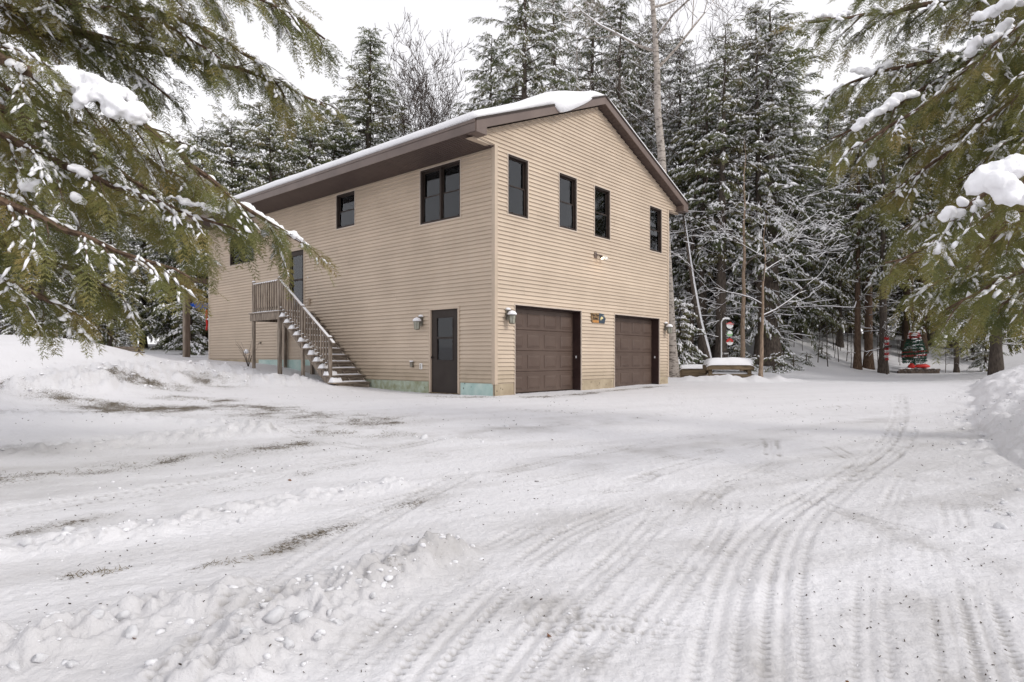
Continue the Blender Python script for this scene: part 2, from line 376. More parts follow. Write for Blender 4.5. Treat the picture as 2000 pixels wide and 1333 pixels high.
_ctrl = []
def cp(x, y, z): _ctrl.append((x, y, z))
def cpp(px, d, z): cp((px - 1000.0) / F_PX * d, d, z)
for x, y, z in [(0, 0, 0), (-5, 0, 0.02), (5, 0, 0.05), (0, -8, -0.1), (-12, -6, 0.1), (12, -6, 0.3), (9, 3, 0.35), (-9, 3, 0.2), (0, 3, 0.1), (0, 6, 0.24), (0, 10, 0.40), (0, 13.5, 0.535),
                (4, 8, 0.32), (4, 13, 0.5), (8, 15, 0.55), (12, 20, 0.6), (17, 24, 0.65), (10, 9, 0.55), (14, 12, 0.75), (20, 18, 0.9), (-4, 5, 0.18), (-4, 9, 0.36)]: cp(x, y, z)
for u, v, z in [(0, -0.4, .575), (4.5, -.4, .59), (9, -.4, .6), (4.5, -3, .57), (9, -3, .6), (-.4, 1, .57), (-.4, 3, .58), (-.4, 4.9, .65), (-.4, 8, 1.0), (-.4, 10, 1.25), (-.4, 13, 1.38), (-.4, 15.6, 1.45),
                (9.4, 4, .75), (9.4, 10, 1.1), (4, 17, 1.7), (4.5, 8, .6), (4.5, 4, .58), (4, 12, 1.2), (-1.2, 9.56, 1.13), (-1.2, 7.92, .95), (-1.2, 6.6, .85), (-1.2, 5.19, .78)]:
    p = H(u, v, z); cp(*p)
for px, d, z in [(0, 6, .22), (0, 10, .48), (0, 13, .85), (0, 16, 1.7), (0, 18.5, 2.1), (0, 24, 2.3), (110, 18.5, 2.08), (110, 14, .85), (110, 24, 2.25), (190, 19, 1.95), (190, 15, .9), (200, 10, .44), (300, 13.5, .6), (300, 17, .95), (300, 22, 1.45),
                 (240, 24, 1.72), (300, 28, 1.65), (400, 15.5, .62), (400, 19, 1.0), (365, 26, 1.53), (260, 31, 1.8), (500, 15, .58), (-300, 16, 1.8), (-300, 10, .8), (-300, 24, 2.4), (100, 32, 2.1), (330, 36, 2.0),
                 (1320, 25, .68), (1400, 27, .68), (1400, 31, 1.0), (1400, 36, 1.9), (1500, 27, .66), (1500, 31, .95), (1500, 36, 2.5), (1600, 29, .68), (1600, 32.5, 1.0), (1600, 38, 2.8), (1700, 32, .72), (1700, 35, 1.15), (1700, 40, 2.8),
                 (1785, 32.5, .72), (1785, 37, 1.6), (1850, 35.5, .95), (1850, 42, 2.5), (1960, 30, .95), (1960, 38, 1.3), (1960, 46, 2.0), (2150, 28, 1.4), (2150, 40, 1.9), (900, 45, 2.3), (600, 42, 2.2), (1200, 42, 2.0)]: cpp(px, d, z)
_c = np.array(_ctrl)
def _tps(r2): return 0.5 * r2 * np.log(r2 + 1e-6)
_n = len(_c)
_K = _tps((_c[:, None, 0] - _c[None, :, 0]) ** 2 + (_c[:, None, 1] - _c[None, :, 1]) ** 2) + np.eye(_n) * 0.6
_P = np.c_[np.ones(_n), _c[:, :2]]
_A = np.zeros((_n + 3, _n + 3)); _A[:_n, :_n] = _K; _A[:_n, _n:] = _P; _A[_n:, :_n] = _P.T
_W = np.linalg.solve(_A, np.r_[_c[:, 2], 0, 0, 0])
def base_z(X, Y):
    X = np.atleast_1d(np.asarray(X, float)); Y = np.atleast_1d(np.asarray(Y, float))
    Z = np.empty_like(X); sh = X.shape; x = X.ravel(); y = Y.ravel(); z = Z.ravel()
    for i in range(0, len(x), 60000):
        xs, ys = x[i:i + 60000], y[i:i + 60000]
        r2 = (xs[:, None] - _c[None, :, 0]) ** 2 + (ys[:, None] - _c[None, :, 1]) ** 2
        z[i:i + 60000] = _tps(r2) @ _W[:_n] + _W[_n] + _W[_n + 1] * xs + _W[_n + 2] * ys
    r = np.hypot(x, y - 14); t = np.clip((r - 30) / 14, 0, 1); t = t * t * (3 - 2 * t)
    tgt = np.where(y > 8, 2.9 - .5 * (x < 0), 0.4) + 0.5 * fbm(x * .05, y * .05, 3, 2)
    z[:] = np.clip(z, -0.4, 3.1) * (1 - t) + tgt * t
    return z.reshape(sh)

def dist_poly(X, Y, poly):
    best = np.full(X.shape, 1e9); sd = np.zeros(X.shape); ss = np.zeros(X.shape); acc = 0.0
    for (ax, ay), (bx, by) in zip(poly[:-1], poly[1:]):
        dx, dy = bx - ax, by - ay; L = math.hypot(dx, dy)
        t = np.clip(((X - ax) * dx + (Y - ay) * dy) / (L * L), 0, 1)
        px = X - ax - t * dx; py = Y - ay - t * dy; d = np.hypot(px, py)
        m = d < best; best = np.where(m, d, best)
        sd = np.where(m, np.sign(dx * (Y - ay) - dy * (X - ax)) * d, sd); ss = np.where(m, acc + t * L, ss); acc += L
    return sd, ss
def smooth_poly(P, it=3):
    P = [tuple(p) for p in P]
    for _ in range(it):
        Q = [P[0]]
        for a, b in zip(P[:-1], P[1:]):
            Q += [(a[0] * .75 + b[0] * .25, a[1] * .75 + b[1] * .25), (a[0] * .25 + b[0] * .75, a[1] * .25 + b[1] * .75)]
        P = Q + [P[-1]]
    return P
def gp(L): return smooth_poly([gpt(*p) for p in L])

# tyre tracks, plough ridges, soil patches: all measured on the ground
TRACKS = [  # points, depth, half width, lug pitch
    ([(1385, 1400), (1402, 1250), (1420, 1160), (1452, 1080), (1530, 1000), (1625, 945), (1740, 862), (1762, 810), (1757, 770)], .030, .11, .055),
    ([(1535, 1400), (1528, 1250), (1530, 1160), (1550, 1060), (1592, 995), (1668, 935), (1765, 872), (1775, 835)], .030, .11, .055),
    ([(1700, 1420), (1706, 1305), (1697, 1180), (1712, 1060), (1745, 985), (1772, 925)], .022, .09, .06),
    ([(1085, 1065), (1150, 1005), (1225, 950), (1325, 912), (1420, 885), (1500, 858)], .014, .10, .06),
    ([(1040, 1400), (1130, 1290), (1215, 1190), (1320, 1085), (1385, 960), (1440, 930)], .020, .10, .06),
    ([(1140, 1420), (1235, 1270), (1330, 1140), (1410, 1040), (1425, 980)], .018, .10, .06),
    ([(620, 1400), (720, 1270), (860, 1150), (980, 1065), (1130, 985), (1270, 930)], .024, .11, .06),
    ([(760, 1400), (860, 1260), (985, 1140), (1120, 1040), (1260, 985)], .022, .11, .06),
    ([(0, 1155), (230, 1110), (450, 1062), (750, 982), (950, 930), (1150, 890)], .022, .11, .07),
    ([(0, 1008), (400, 945), (750, 880), (900, 852), (1100, 830)], .018, .12, .08),
    ([(340, 1360), (480, 1200), (600, 1105), (760, 1000), (900, 930)], .030, .14, .06),
    ([(525, 842), (600, 855), (700, 875), (860, 890)], .014, .12, .07),
    ([(1505, 858), (1510, 900), (1525, 925), (1560, 935)], .012, .10, .06),
    ([(1850, 940), (1865, 1010), (1880, 1080), (1910, 1190), (1960, 1350)], .016, .10, .06),
    ([(1820, 1080), (1855, 1180), (1880, 1330)], .014, .10, .06),
    ([(1540, 840), (1640, 880), (1660, 895)], .008, .09, .06),
    ([(1400, 890), (1480, 915), (1560, 935)], .010, .09, .06),
    ([(1090, 1020), (1200, 1060), (1330, 1110)], .012, .10, .06),
    ([(1080, 1100), (1100, 1200), (1110, 1330)], .014, .10, .06),
    ([(940, 1400), (1030, 1270), (1130, 1160), (1230, 1075), (1290, 1000)], .020, .10, .055),
    ([(1260, 1060), (1330, 1010), (1400, 960), (1470, 925), (1560, 890)], .015, .10, .055),
    ([(840, 960), (1000, 920), (1180, 880), (1380, 850), (1560, 815)], .014, .11, .06),
    ([(860, 1000), (1020, 955), (1200, 915), (1400, 880)], .012, .11, .06),
    ([(1150, 1000), (1290, 1035), (1420, 1085)], .012, .09, .055),
    ([(1020, 1230), (1180, 1210), (1330, 1235)], .012, .09, .055),
    ([(1560, 960), (1660, 1010), (1800, 1040)], .012, .09, .055),
    ([(1000, 800), (1200, 812), (1450, 806), (1700, 790)], .012, .12, .07),
]
RIDGES = [  # points, height, half width, lumpiness
    ([(-150, 1320), (0, 1282), (225, 1232), (425, 1188)], .13, .24, 1.0),
    ([(360, 1345), (525, 1212), (600, 1175), (700, 1142), (800, 1108), (860, 1092)], .11, .20, 1.0),
    ([(470, 1333), (620, 1230), (760, 1140), (860, 1095)], .10, .16, 1.0),
    ([(-100, 1100), (0, 1083), (250, 1048), (425, 1012), (675, 962), (760, 950)], .10, .20, .9),
    ([(-100, 905), (0, 893), (250, 866), (420, 853), (515, 845)], .11, .24, .8),
    ([(-100, 812), (0, 812), (175, 816), (400, 828), (515, 845)], .11, .34, .9),
    ([(-100, 770), (60, 765), (200, 752), (330, 742), (450, 742), (560, 748)], .28, .75, 1.0),
    ([(120, 738), (260, 724), (400, 716), (470, 727)], .22, .6, 1.0),
    ([(0, 990), (300, 950), (560, 915)], .03, .16, .5),
    ([(930, 860), (850, 862)], .03, .25, .8),
]
DIRT = [  # points, half width, strength
    ([(-60, 935), (130, 927), (300, 905), (420, 890), (590, 868)], .30, .62),
    ([(200, 800), (330, 798), (450, 797), (590, 808), (725, 828)], .85, .66),
    ([(85, 778), (210, 790)], .50, .7), ([(250, 748), (330, 760)], .7, .62), ([(380, 745), (440, 755)], .6, .5), ([(335, 776), (430, 784)], .55, .6),
    ([(395, 1112), (470, 1098), (555, 1078)], .09, .45), ([(560, 1075), (650, 1040), (740, 1000), (850, 975)], .13, .40),
    ([(140, 1130), (230, 1118)], .10, .5), ([(430, 960), (520, 950)], .14, .4), ([(640, 845), (760, 852)], .35, .5), ([(40, 1040), (220, 1008)], .12, .42), ([(560, 935), (720, 905)], .2, .35),
    ([(700, 1150), (850, 1110)], .08, .30), ([(1180, 962), (1260, 955)], .15, .30), ([(1840, 982), (1930, 990)], .2, .30), ([(1000, 1150), (1060, 1140)], .10, .28),
    ([(850, 775), (1000, 779), (1130, 771), (1290, 755)], .30, .58),
    ([(0, 765), (40, 752)], .5, .5),
]
TRACKS = [(gp(a), b, c, d) for a, b, c, d in TRACKS]
RIDGES = [(gp(a), b, c, d) for a, b, c, d in RIDGES]
DIRT = [(gp(a), b, c) for a, b, c in DIRT]
SMUDGE = [(gp(a), b) for a, b in [([(1060, 915), (1230, 890), (1400, 870)], .45), ([(1330, 985), (1460, 960)], .35), ([(1240, 1100), (1380, 1060)], .30), ([(1840, 940), (1940, 955)], .4), ([(1640, 1005), (1800, 1060), (1940, 1100)], .16), ([(900, 1090), (1040, 1060), (1150, 1010)], .22), ([(560, 1080), (760, 1000), (950, 950)], .25), ([(60, 1040), (330, 985)], .25), ([(700, 870), (980, 840), (1250, 820)], .6), ([(1700, 820), (1870, 850)], .6), ([(1060, 1190), (1130, 1290)], .15), ([(1430, 1200), (1460, 1333)], .10), ([(1750, 1150), (1800, 1300)], .2)]]
PATCH = smooth_poly([gpt(*p) for p in [(-300, 830), (0, 815), (175, 819), (400, 830), (505, 845)]], 2) + smooth_poly([gpt(*p) for p in [(505, 845), (250, 862), (0, 888), (-300, 925)]], 2)

def in_poly(X, Y, poly):
    c = np.zeros(X.shape, bool); n = len(poly)
    for i in range(n):
        x0, y0 = poly[i]; x1, y1 = poly[(i + 1) % n]
        if y0 == y1: continue
        m = ((y0 > Y) != (y1 > Y)) & (X < (x1 - x0) * (Y - y0) / (y1 - y0) + x0); c ^= m
    return c

def ground_fields(X, Y, detail=True):
    Z = base_z(X, Y); dirt = np.zeros_like(Z); grime_shade = np.full_like(Z, .12)
    if not detail: return Z, dirt, grime_shade
    near = (np.hypot(X, Y) < 34) & (Y > -3)
    x = X[near]; y = Y[near]; z = np.zeros_like(x); di = np.zeros_like(x); gr = np.zeros_like(x)
    lump = fbm(x * 5, y * 5, 21, 4); fine = fbm(x * 17, y * 17, 5, 3); broad = fbm(x * .7, y * .7, 8, 3)
    z += .035 * broad + .014 * fbm(x * 2.6, y * 2.6, 9, 3)
    wob = .06 * fbm(x * 1.3, y * 1.3, 40, 2)
    def sel(poly, w):
        a = np.array(poly); return (x > a[:, 0].min() - w) & (x < a[:, 0].max() + w) & (y > a[:, 1].min() - w) & (y < a[:, 1].max() + w)
    # undisturbed snow field between ploughed lanes
    pm = (x < 1) & (y > 4) & (y < 14)
    t = np.zeros_like(x); t[pm] = in_poly(x[pm], y[pm], PATCH).astype(float); z += .06 * t
    # plough ridges
    for poly, h, w, lm in RIDGES:
        s = sel(poly, w * 3 + .3)
        d, _ = dist_poly(x[s], y[s], poly)
        g = np.exp(-((d + wob[s] * 1.5) / w) ** 2)
        cl = 3.4 * np.abs(fbm(x[s] * 2.6 / (w + .25), y[s] * 2.6 / (w + .25), 31, 2)) + 1.6 * np.abs(fbm(x[s] * 12, y[s] * 12, 33, 2))
        z[s] += h * g * (.30 + lm * (.5 * lump[s] + .62 * np.minimum(cl, 1.25)))
        gr[s] += .12 * g
    # bank along the right edge of the drive
    bk = smooth_poly([(4.6, 1.0), (4.75, 4), (5.2, 6), (6.1, 8.2), (8.2, 11.4), (10.6, 14.6), (13.6, 19.0), (18.5, 25), (25, 31)], 2)
    d, _ = dist_poly(x, y, bk); rise = np.clip(-d + .35 * fbm(x * .8, y * .8, 61, 3), 0, 3)
    bz = .62 * (1 - np.exp(-rise / .7)); z += bz * (1 + .45 * lump) ; gr -= .5 * np.clip(rise, 0, 1)
    ed = np.exp(-((d + .1) / .45) ** 2); z += .07 * ed * np.clip(lump * 3 + .3, 0, 1.2)
    # tyre tracks
    tmask = np.zeros_like(x)
    for poly, dep, w, pitch in TRACKS:
        s = sel(poly, .5)
        d, q = dist_poly(x[s], y[s], poly); ad = np.abs(d)
        inside = 1 / (1 + np.exp((ad - w) / .008))
        lug = np.where(ad > w * .52, np.sin(2 * math.pi * (q / pitch + .5 * np.sign(d))), .0)
        rib = np.cos(d / w * math.pi * 2.5)
        edge = np.exp(-((ad - w - .03) / .022) ** 2)
        wear = np.clip(.42 + 2.4 * fbm(x[s] * 1.5, y[s] * 1.5, 77 + len(poly), 3),   .45 if dep > .025 else .0, 1)
        z[s] += wear * dep * .85 * (-inside * (.45 + .34 * rib + .50 * lug) + .28 * edge * (1 + 3 * lump[s]))
        gr[s] += inside * wear * (.05 + 1.25 * np.clip(lug - .25, 0, 1) + .8 * np.clip(rib - .6, 0, 1)); tmask[s] = np.maximum(tmask[s], inside * wear)  # grooves darkened in colour: packed dirty snow plus painted groove shade
    # general trampling in the drive
    z += .013 * fine * (1 - .6 * tmask) + .016 * np.clip(lump * 3 - .5, 0, 1) - .014 * np.clip(fbm(x * 9, y * 9, 66, 3) * 3 - .55, 0, 1)
    pit = np.clip(fbm(x * 13, y * 13, 67, 3) * 3.2 - .75, 0, 1); z -= .014 * pit; gr += .65 * pit
    for bx_, by_, bh_, br_ in ((8.25, 24.3, .26, .55), (9.3, 24.2, .22, .45), (10.2, 24.6, .20, .5), (6.9, 24.6, .14, .6), (7.6, 24.4, .12, .5), (11.0, 25.0, .12, .5)):
        z += bh_ * np.exp(-(((x - bx_) / br_) ** 2 + ((y - by_) / (br_ * .7)) ** 2)) * (1 + .8 * lump)
    # streaks along the plough direction
    ca, sa = math.cos(.42), math.sin(.42)
    st = fbm((x * ca + y * sa) * .5, (-x * sa + y * ca) * 7, 91, 3); z += .010 * st
    gr += np.clip(.10 + 1.1 * fbm((x * ca + y * sa) * .35, (-x * sa + y * ca) * 2.2, 52, 4), 0, .6) * (np.abs(rise) < .05) * np.clip((15.5 - y) / 6, .25, 1) * (1 - .9 * t)
    for pts_, w in SMUDGE:
        s = sel(pts_, w * 3); d, _ = dist_poly(x[s], y[s], pts_)
        gr[s] += .45 * np.exp(-((d + wob[s] * 4) / w) ** 2) * np.clip(.5 + 2.2 * fbm(x[s] * 3.1, y[s] * 3.1, 15, 4), 0, 1.2)
    for poly, w, stg in DIRT:
        s = sel(poly, w * 3)
        d, _ = dist_poly(x[s], y[s], poly)
        m = stg * np.exp(-((d + wob[s] * (2 + 3 * w)) / w) ** 2) * np.clip(.85 + 2.4 * fbm(x[s] * 1.9, y[s] * 1.9, 14, 3), .1, 1.4)
        di[s] = np.maximum(di[s], m); z[s] += .02 * np.clip(m, 0, 1) * fine[s]; gr[s] += .5 * m
    fall = np.clip((34 - np.hypot(x, y)) / 4, 0, 1)
    Z[near] += z * fall; dirt[near] = di * fall; grime_shade[near] = np.clip(gr * fall + .06, 0, 1)
    # plain rolling texture farther off
    far = ~near
    Z[far] += .05 * fbm(X[far] * .6, Y[far] * .6, 8, 3)
    return Z, dirt, grime_shade

def gz(x, y):
    Z, _, _ = ground_fields(np.array([float(x)]), np.array([float(y)])); return float(Z[0])

def build_ground():
    half = math.radians(45)
    th = np.r_[np.linspace(-half, half, 550), np.linspace(half, 2 * math.pi - half, 60)[1:-1]]
    def p15(a, b, n): q = np.linspace(a ** -.5, b ** -.5, n); return q ** -2
    r = np.r_[np.geomspace(.25, 2.2, 10)[:-1], p15(2.2, 14, 390)[:-1], np.geomspace(14, 50, 90)[:-1], np.geomspace(50, 4000, 36)]
    R, T = np.meshgrid(r, th, indexing='ij')
    X = R * np.sin(T); Y = R * np.cos(T); Z, D, G = ground_fields(X, Y)
    n, k = X.shape
    V = np.c_[X.ravel(), Y.ravel(), Z.ravel()]
    V = np.r_[V, [[0, 0, Z[0].mean()]]]
    i = np.arange(n - 1)[:, None] * k; j = np.arange(k)[None, :]; j2 = (j + 1) % k
    Q = np.stack([i + j, i + j2, i + k + j2, i + k + j], -1).reshape(-1, 4)[:, ::-1]
    me = mesh_np('ground', V, Q, M['ground'], True)
    for nm, arr in (('dirt', D), ('grime_shade', G)):
        a = me.attributes.new(nm, 'FLOAT', 'POINT'); a.data.foreach_set('value', np.r_[arr.ravel(), 0].astype(np.float32))
    o = link_mesh('ground', me); tag(o, 'snow covered ground with ploughed and tyre tracked driveway', kind='structure')
    return o
build_ground()

# ------------------------------------------------------------------ the house
Z0, ZS, ZF = 0.60, 6.645, 0.874          # floor, wall top, bottom of siding on the garage front
UW, VW = 8.95, 15.62                     # width of the front, length of the side
EA, RB = 0.95, 0.28                      # eave and rake overhangs
SL = 0.4055; ZE = 6.76                   # roof slope, underside of the fascia at the eave
UM = UW / 2
def rake(u): return ZE + SL * ((u + EA) if u <= UM else (UW + EA - u))
house = thing('house', 'two storey tan sided house with two brown garage doors and snowy gable roof', 'house', H(0, 0, 0), HANG)

GAR = [(0.73, 3.64, Z0 - .05, 2.845), (5.43, 8.29, Z0 - .05, 2.845)]
FWIN = [(0.466, 1.246, 5.10, 6.59), (2.591, 3.414, 5.10, 6.59), (4.325, 5.162, 5.10, 6.59), (7.627, 8.446, 5.10, 6.59)]
LWIN_D = (1.178, 2.722, 5.115, 6.575); LWIN_S = (5.715, 6.683, 5.52, 6.57); LWIN_F = (11.92, 13.80, 5.05, 6.55)
UDOOR = (8.507, 9.536, 3.02, 5.16); LDOOR = (1.216, 2.349, Z0 - .03, 2.83)
FH = GAR + FWIN; LH = [LWIN_D, LWIN_S, LWIN_F, UDOOR, LDOOR]

def cells(a0, a1, z0, z1, holes):
    A = sorted({a0, a1, *[h[0] for h in holes], *[h[1] for h in holes]}); B = sorted({z0, z1, *[max(h[2], z0) for h in holes], *[min(h[3], z1) for h in holes]})
    for i in range(len(A) - 1):
        for j in range(len(B) - 1):
            am, bm_ = (A[i] + A[i + 1]) / 2, (B[j] + B[j + 1]) / 2
            if any(h[0] < am < h[1] and h[2] < bm_ < h[3] for h in holes): continue
            yield A[i], A[i + 1], B[j], B[j + 1]

WT = 0.16
mb = MB()
for a, b, c, d in cells(0.16, UW - .16, 0.3, ZS, FH): mb.box(a, b, 0.0, WT, c, d)
mb.prism([(-EA + .1, ZS + .02), (UW + EA - .1, ZS + .02), (UM, rake(UM) - .02)], 'y', 0.0, WT)
front = mb.build('front_wall', M['trim'], house)
mb = MB()
for a, b, c, d in cells(0.0, VW, 0.3, ZS, LH): mb.box(0.0, WT, a, b, c, d)
left = mb.build('side_wall', M['trim'], house)
mb = MB().box(UW - WT, UW, 0, VW, .3, ZS); right = mb.build('side_wall', M['siding'], house)
mb = MB().box(.16, UW - .16, VW - WT, VW, .3, ZS).prism([(-EA + .1, ZS + .02), (UW + EA - .1, ZS + .02), (UM, rake(UM) - .02)], 'y', VW - WT, VW); back = mb.build('back_wall', M['siding'], house)

EXPO, LIP, GAP = 0.1016, 0.036, 0.021
def course(wall, to3, k, z0, z1, lim, holes, seams):
    """one lapped siding course, cut into separate boards by openings and butt joints"""
    zs = sorted({z0, z0 + GAP, z1, *[h for hh in holes for h in (hh[2], hh[3]) if z0 < h < z1]})
    pieces = []
    for za, zb in zip(zs[:-1], zs[1:]):
        zm = (za + zb) / 2
        a0, b0 = lim(za); a1, b1 = lim(zb)
        if b0 - a0 < .02 or b1 - a1 < .005: continue
        cuts = sorted([(h[0], h[1]) for h in holes if h[2] < zm < h[3]] + [(s, s + .004) for s in seams if a1 + .1 < s < b1 - .1])
        iv = []; cur = (a0, a1)
        for c0, c1 in cuts:
            if c0 > cur[0] and c0 < b0: iv.append((cur[0], c0, cur[1], c0))
            if c1 > cur[0]: cur = (c1, c1)
        if cur[0] < b0: iv.append((cur[0], b0, cur[1], b1))
        if zb <= z0 + GAP + 1e-6: pa = pb = .0022
        else: pa = LIP * (1 - (za - z0) / EXPO) + .003; pb = LIP * (1 - (zb - z0) / EXPO) + .003
        for i in iv: pieces.append((za, zb, pa, pb) + i)
    groups = []
    for p in pieces:
        hit = [g for g in groups if any(min(q[5], p[5]) - max(q[4], p[4]) > .01 for q in g)]
        new = [p]
        for g in hit: new = g + new; groups.remove(g)
        groups.append(new)
    for g in groups:
        m = MB()
        for za, zb, pa, pb, x0, x1, y0, y1 in g:
            n = len(m.v)
            m.v += [to3(x0, pa, za), to3(x1, pa, za), to3(y1, pb, zb), to3(y0, pb, zb), to3(x0, -.002, za), to3(x1, -.002, za), to3(y1, -.002, zb), to3(y0, -.002, zb)]
            m.f += [(n, n + 1, n + 2, n + 3), (n + 4, n + 7, n + 6, n + 5), (n, n + 4, n + 5, n + 1), (n + 1, n + 5, n + 6, n + 2), (n, n + 3, n + 7, n + 4), (n + 3, n + 2, n + 6, n + 7)]
        o = m.build('siding_board', M['siding'], wall)
        bm = bmesh.new(); bm.from_mesh(o.data); bmesh.ops.remove_doubles(bm, verts=bm.verts, dist=.0004); bm.to_mesh(o.data); bm.free()

rs = random.Random(3)
# front wall, stepping up into the gable
ncf = int((rake(UM) - ZF) / EXPO) + 1; seam = []
def front_lim(z):
    if z <= ZS + .06: return (0.075, UW - .075)
    lo = max(-EA + .22, (z + .015 - ZE) / SL - EA); return (lo, UW - lo)
for k in range(ncf):
    z0 = ZF + k * EXPO; z1 = min(z0 + EXPO, rake(UM) - .02)
    if k % 2 == 0: seam = [rs.uniform(0.6, 8.3)] if rs.random() < .75 else []
    course(front, lambda a, p, z: (a, -p, z), k, z0, z1, front_lim, FH, seam)
ncl = int((ZS - ZF - .005) / EXPO) + 1
for k in range(ncl):
    z0 = ZF + .005 + k * EXPO; z1 = min(z0 + EXPO, ZS)
    if k % 2 == 0: seam = [rs.uniform(3, 8)] if rs.random() < .8 else [rs.uniform(10, 14)]
    end = 6.6 if z0 < 1.40 else VW - .075
    course(left, lambda a, p, z: (-p, a, z), k, z0, z1, lambda z: (0.075, end), LH, seam)

# corner posts and starter trim
mb = MB().box(-.028, .078, -.028, .078, ZF - .02, ZS + .05); mb.build('corner_post', M['trim'], house)
MB().box(UW - .078, UW + .028, -.028, .078, ZF - .02, ZS + .03).build('corner_post', M['trim'], house)
MB().box(-.028, .078, VW - .078, VW + .028, 1.40, ZS + .01).build('corner_post', M['jtrim'], house)

# footings
def foot(a0, a1, z1, m, wall, holes=0, name='footing_board'):
    mb = MB()
    if wall == 'f': mb.box(a0, a1, -.006, .05, .35, z1)
    else: mb.box(-.006, .05, a0, a1, .35, z1)
    o = mb.build(name, m, house, bevel=.004)
    for i in range(holes):
        a = rs.uniform(a0 + .05, a1 - .05); z = rs.uniform(z1 - .2, z1 - .03); h = rs.uniform(.015, .05); w = rs.uniform(.008, .018)
        k = MB()
        if wall == 'f': k.box(a, a + w, -.010, 0, z, z + h)
        else: k.box(-.010, 0, a, a + w, z, z + h)
        k.build('nail_hole', M['hole'], o)
    return o
foot(.0, .71, ZF - .012, M['panel'], 'f', 3); foot(3.67, 3.80, ZF - .012, M['panel'], 'f', 1); foot(3.806, 4.80, ZF - .012, M['panel'], 'f', 5); foot(4.806, 5.40, ZF - .012, M['panel'], 'f', 3); foot(8.33, UW, ZF - .012, M['panel'], 'f', 3)
foot(.06, 1.19, ZF, M['teal'], 's', 3); foot(2.40, 3.0, ZF, M['teal2'], 's', 1); foot(3.005, 6.6, ZF, M['teal2'], 's', 1)
foot(6.605, 9.0, 1.45, M['teal'], 's'); foot(9.005, 11.6, 1.45, M['teal'], 's'); foot(11.605, VW, 1.45, M['panel'], 's')
mb = MB().box(-.02, -.004, 7.35, 8.55, .92, 1.26); vent = mb.build('crawl_space_vent', M['grey_box'], house)
for i in range(5): MB().box(-.035, -.02, 7.37, 8.53, .94 + i * .064, .985 + i * .064).build('vent_slat', M['grey_box'], vent)

# roof: two slabs, fascia boards, soffits
TH = 0.05
mb = MB().prism([(-EA, ZE + .19), (UM, rake(UM) + .19), (UM, rake(UM) + .24), (-EA, ZE + .24)], 'y', -RB, VW + RB)
mb.prism([(UW + EA, ZE + .19), (UW + EA, ZE + .24), (UM, rake(UM) + .24), (UM, rake(UM) + .19)], 'y', -RB, VW + RB)
roof = mb.build('roof', M['shingle'], house)
def rake_board(y0, y1):
    MB().prism([(-EA, ZE), (UM, rake(UM)), (UM, rake(UM) + .225), (-EA, ZE + .225)], 'y', y0, y1).build('rake_fascia', M['brown'], roof)
    MB().prism([(UW + EA, ZE), (UW + EA, ZE + .225), (UM + .002, rake(UM) + .225), (UM + .002, rake(UM))], 'y', y0, y1).build('rake_fascia', M['brown'], roof)
    MB().prism([(-EA - .012, ZE + .205), (UM, rake(UM) + .205), (UM, rake(UM) + .262), (-EA - .012, ZE + .262)], 'y', y0 - .02, y0 + .004 if y0 < 0 else y1 + .02).build('drip_edge', M['frame'], roof)
    MB().prism([(UW + EA + .012, ZE + .205), (UW + EA + .012, ZE + .262), (UM + .002, rake(UM) + .262), (UM + .002, rake(UM) + .205)], 'y', y0 - .02, y0 + .004 if y0 < 0 else y1 + .02).build('drip_edge', M['frame'], roof)
rake_board(-RB - .025, -RB); rake_board(VW + RB, VW + RB + .025)
for side in (0, 1):
    for j in range(5):      # eave fascia in lengths with visible joints
        y0 = -RB + j * (VW + 2 * RB) / 5; y1 = y0 + (VW + 2 * RB) / 5 - .004
        x0, x1 = (-EA - .022, -EA) if side == 0 else (UW + EA, UW + EA + .022)
        MB().box(x0, x1, y0, y1, ZE - .035, ZE + .165).build('eave_fascia', M['brown'], roof)
        MB().box(x0 - (.014 if side == 0 else 0), x1 + (.014 if side else 0), y0, y1 + .004, ZE + .168, ZE + .235).build('drip_edge', M['brown'], roof)
# soffit panels under the eaves, ribbed lengthwise to the wall
npan = 40; pw = VW / npan
def soffit_mesh(w):
    mb = MB()
    for r_ in range(4):
        a = r_ * w / 4 + .006; b = (r_ + 1) * w / 4 - .006
        mb.prism([(0, ZS + .004), (-EA + .004, ZE - .022), (-EA + .004, ZE + .0), (0, ZS + .03)], 'y', a, b)
    mb.prism([(0, ZS + .012), (-EA + .004, ZE - .014), (-EA + .004, ZE + .0), (0, ZS + .03)], 'y', 0, w - .004)
    return mb
sp = soffit_mesh(pw).build('soffit_panel', M['soffit'], roof)
for i in range(1, npan):
    o = sp.copy(); COL.objects.link(o); o.location = (0, i * pw, 0)
for i in range(npan):
    o = sp.copy(); COL.objects.link(o); o.scale = (-1, 1, 1); o.location = (UW, i * pw, 0)
# soffit under the rakes: short strips up the slope
def rake_strip(ua, ub, name='rake_soffit_panel'):
    MB().prism([(ua, rake(ua) + .012), (ub, rake(ub) + .012), (ub, rake(ub) + .03), (ua, rake(ua) + .03)], 'y', -RB + .001, -.004).build(name, M['soffit'], roof)
ns = 36
for i in range(ns):
    ua = -EA + .02 + i * (UM + EA - .02) / ns; ub = ua + (UM + EA - .02) / ns - .008
    rake_strip(ua, ub); rake_strip(UW - ua, UW - ub)
# boxed returns at the eave ends
for s in (0, 1):
    g = (lambda u: u) if s == 0 else (lambda u: UW - u)
    MB().prism([(g(-EA + .001), ZE - .05), (g(-.60), ZE - .05), (g(-.60), rake(-.60) + .008), (g(-EA + .001), ZE + .03)], 'y', -RB - .022, -.002).build('eave_return', M['brown'], roof)

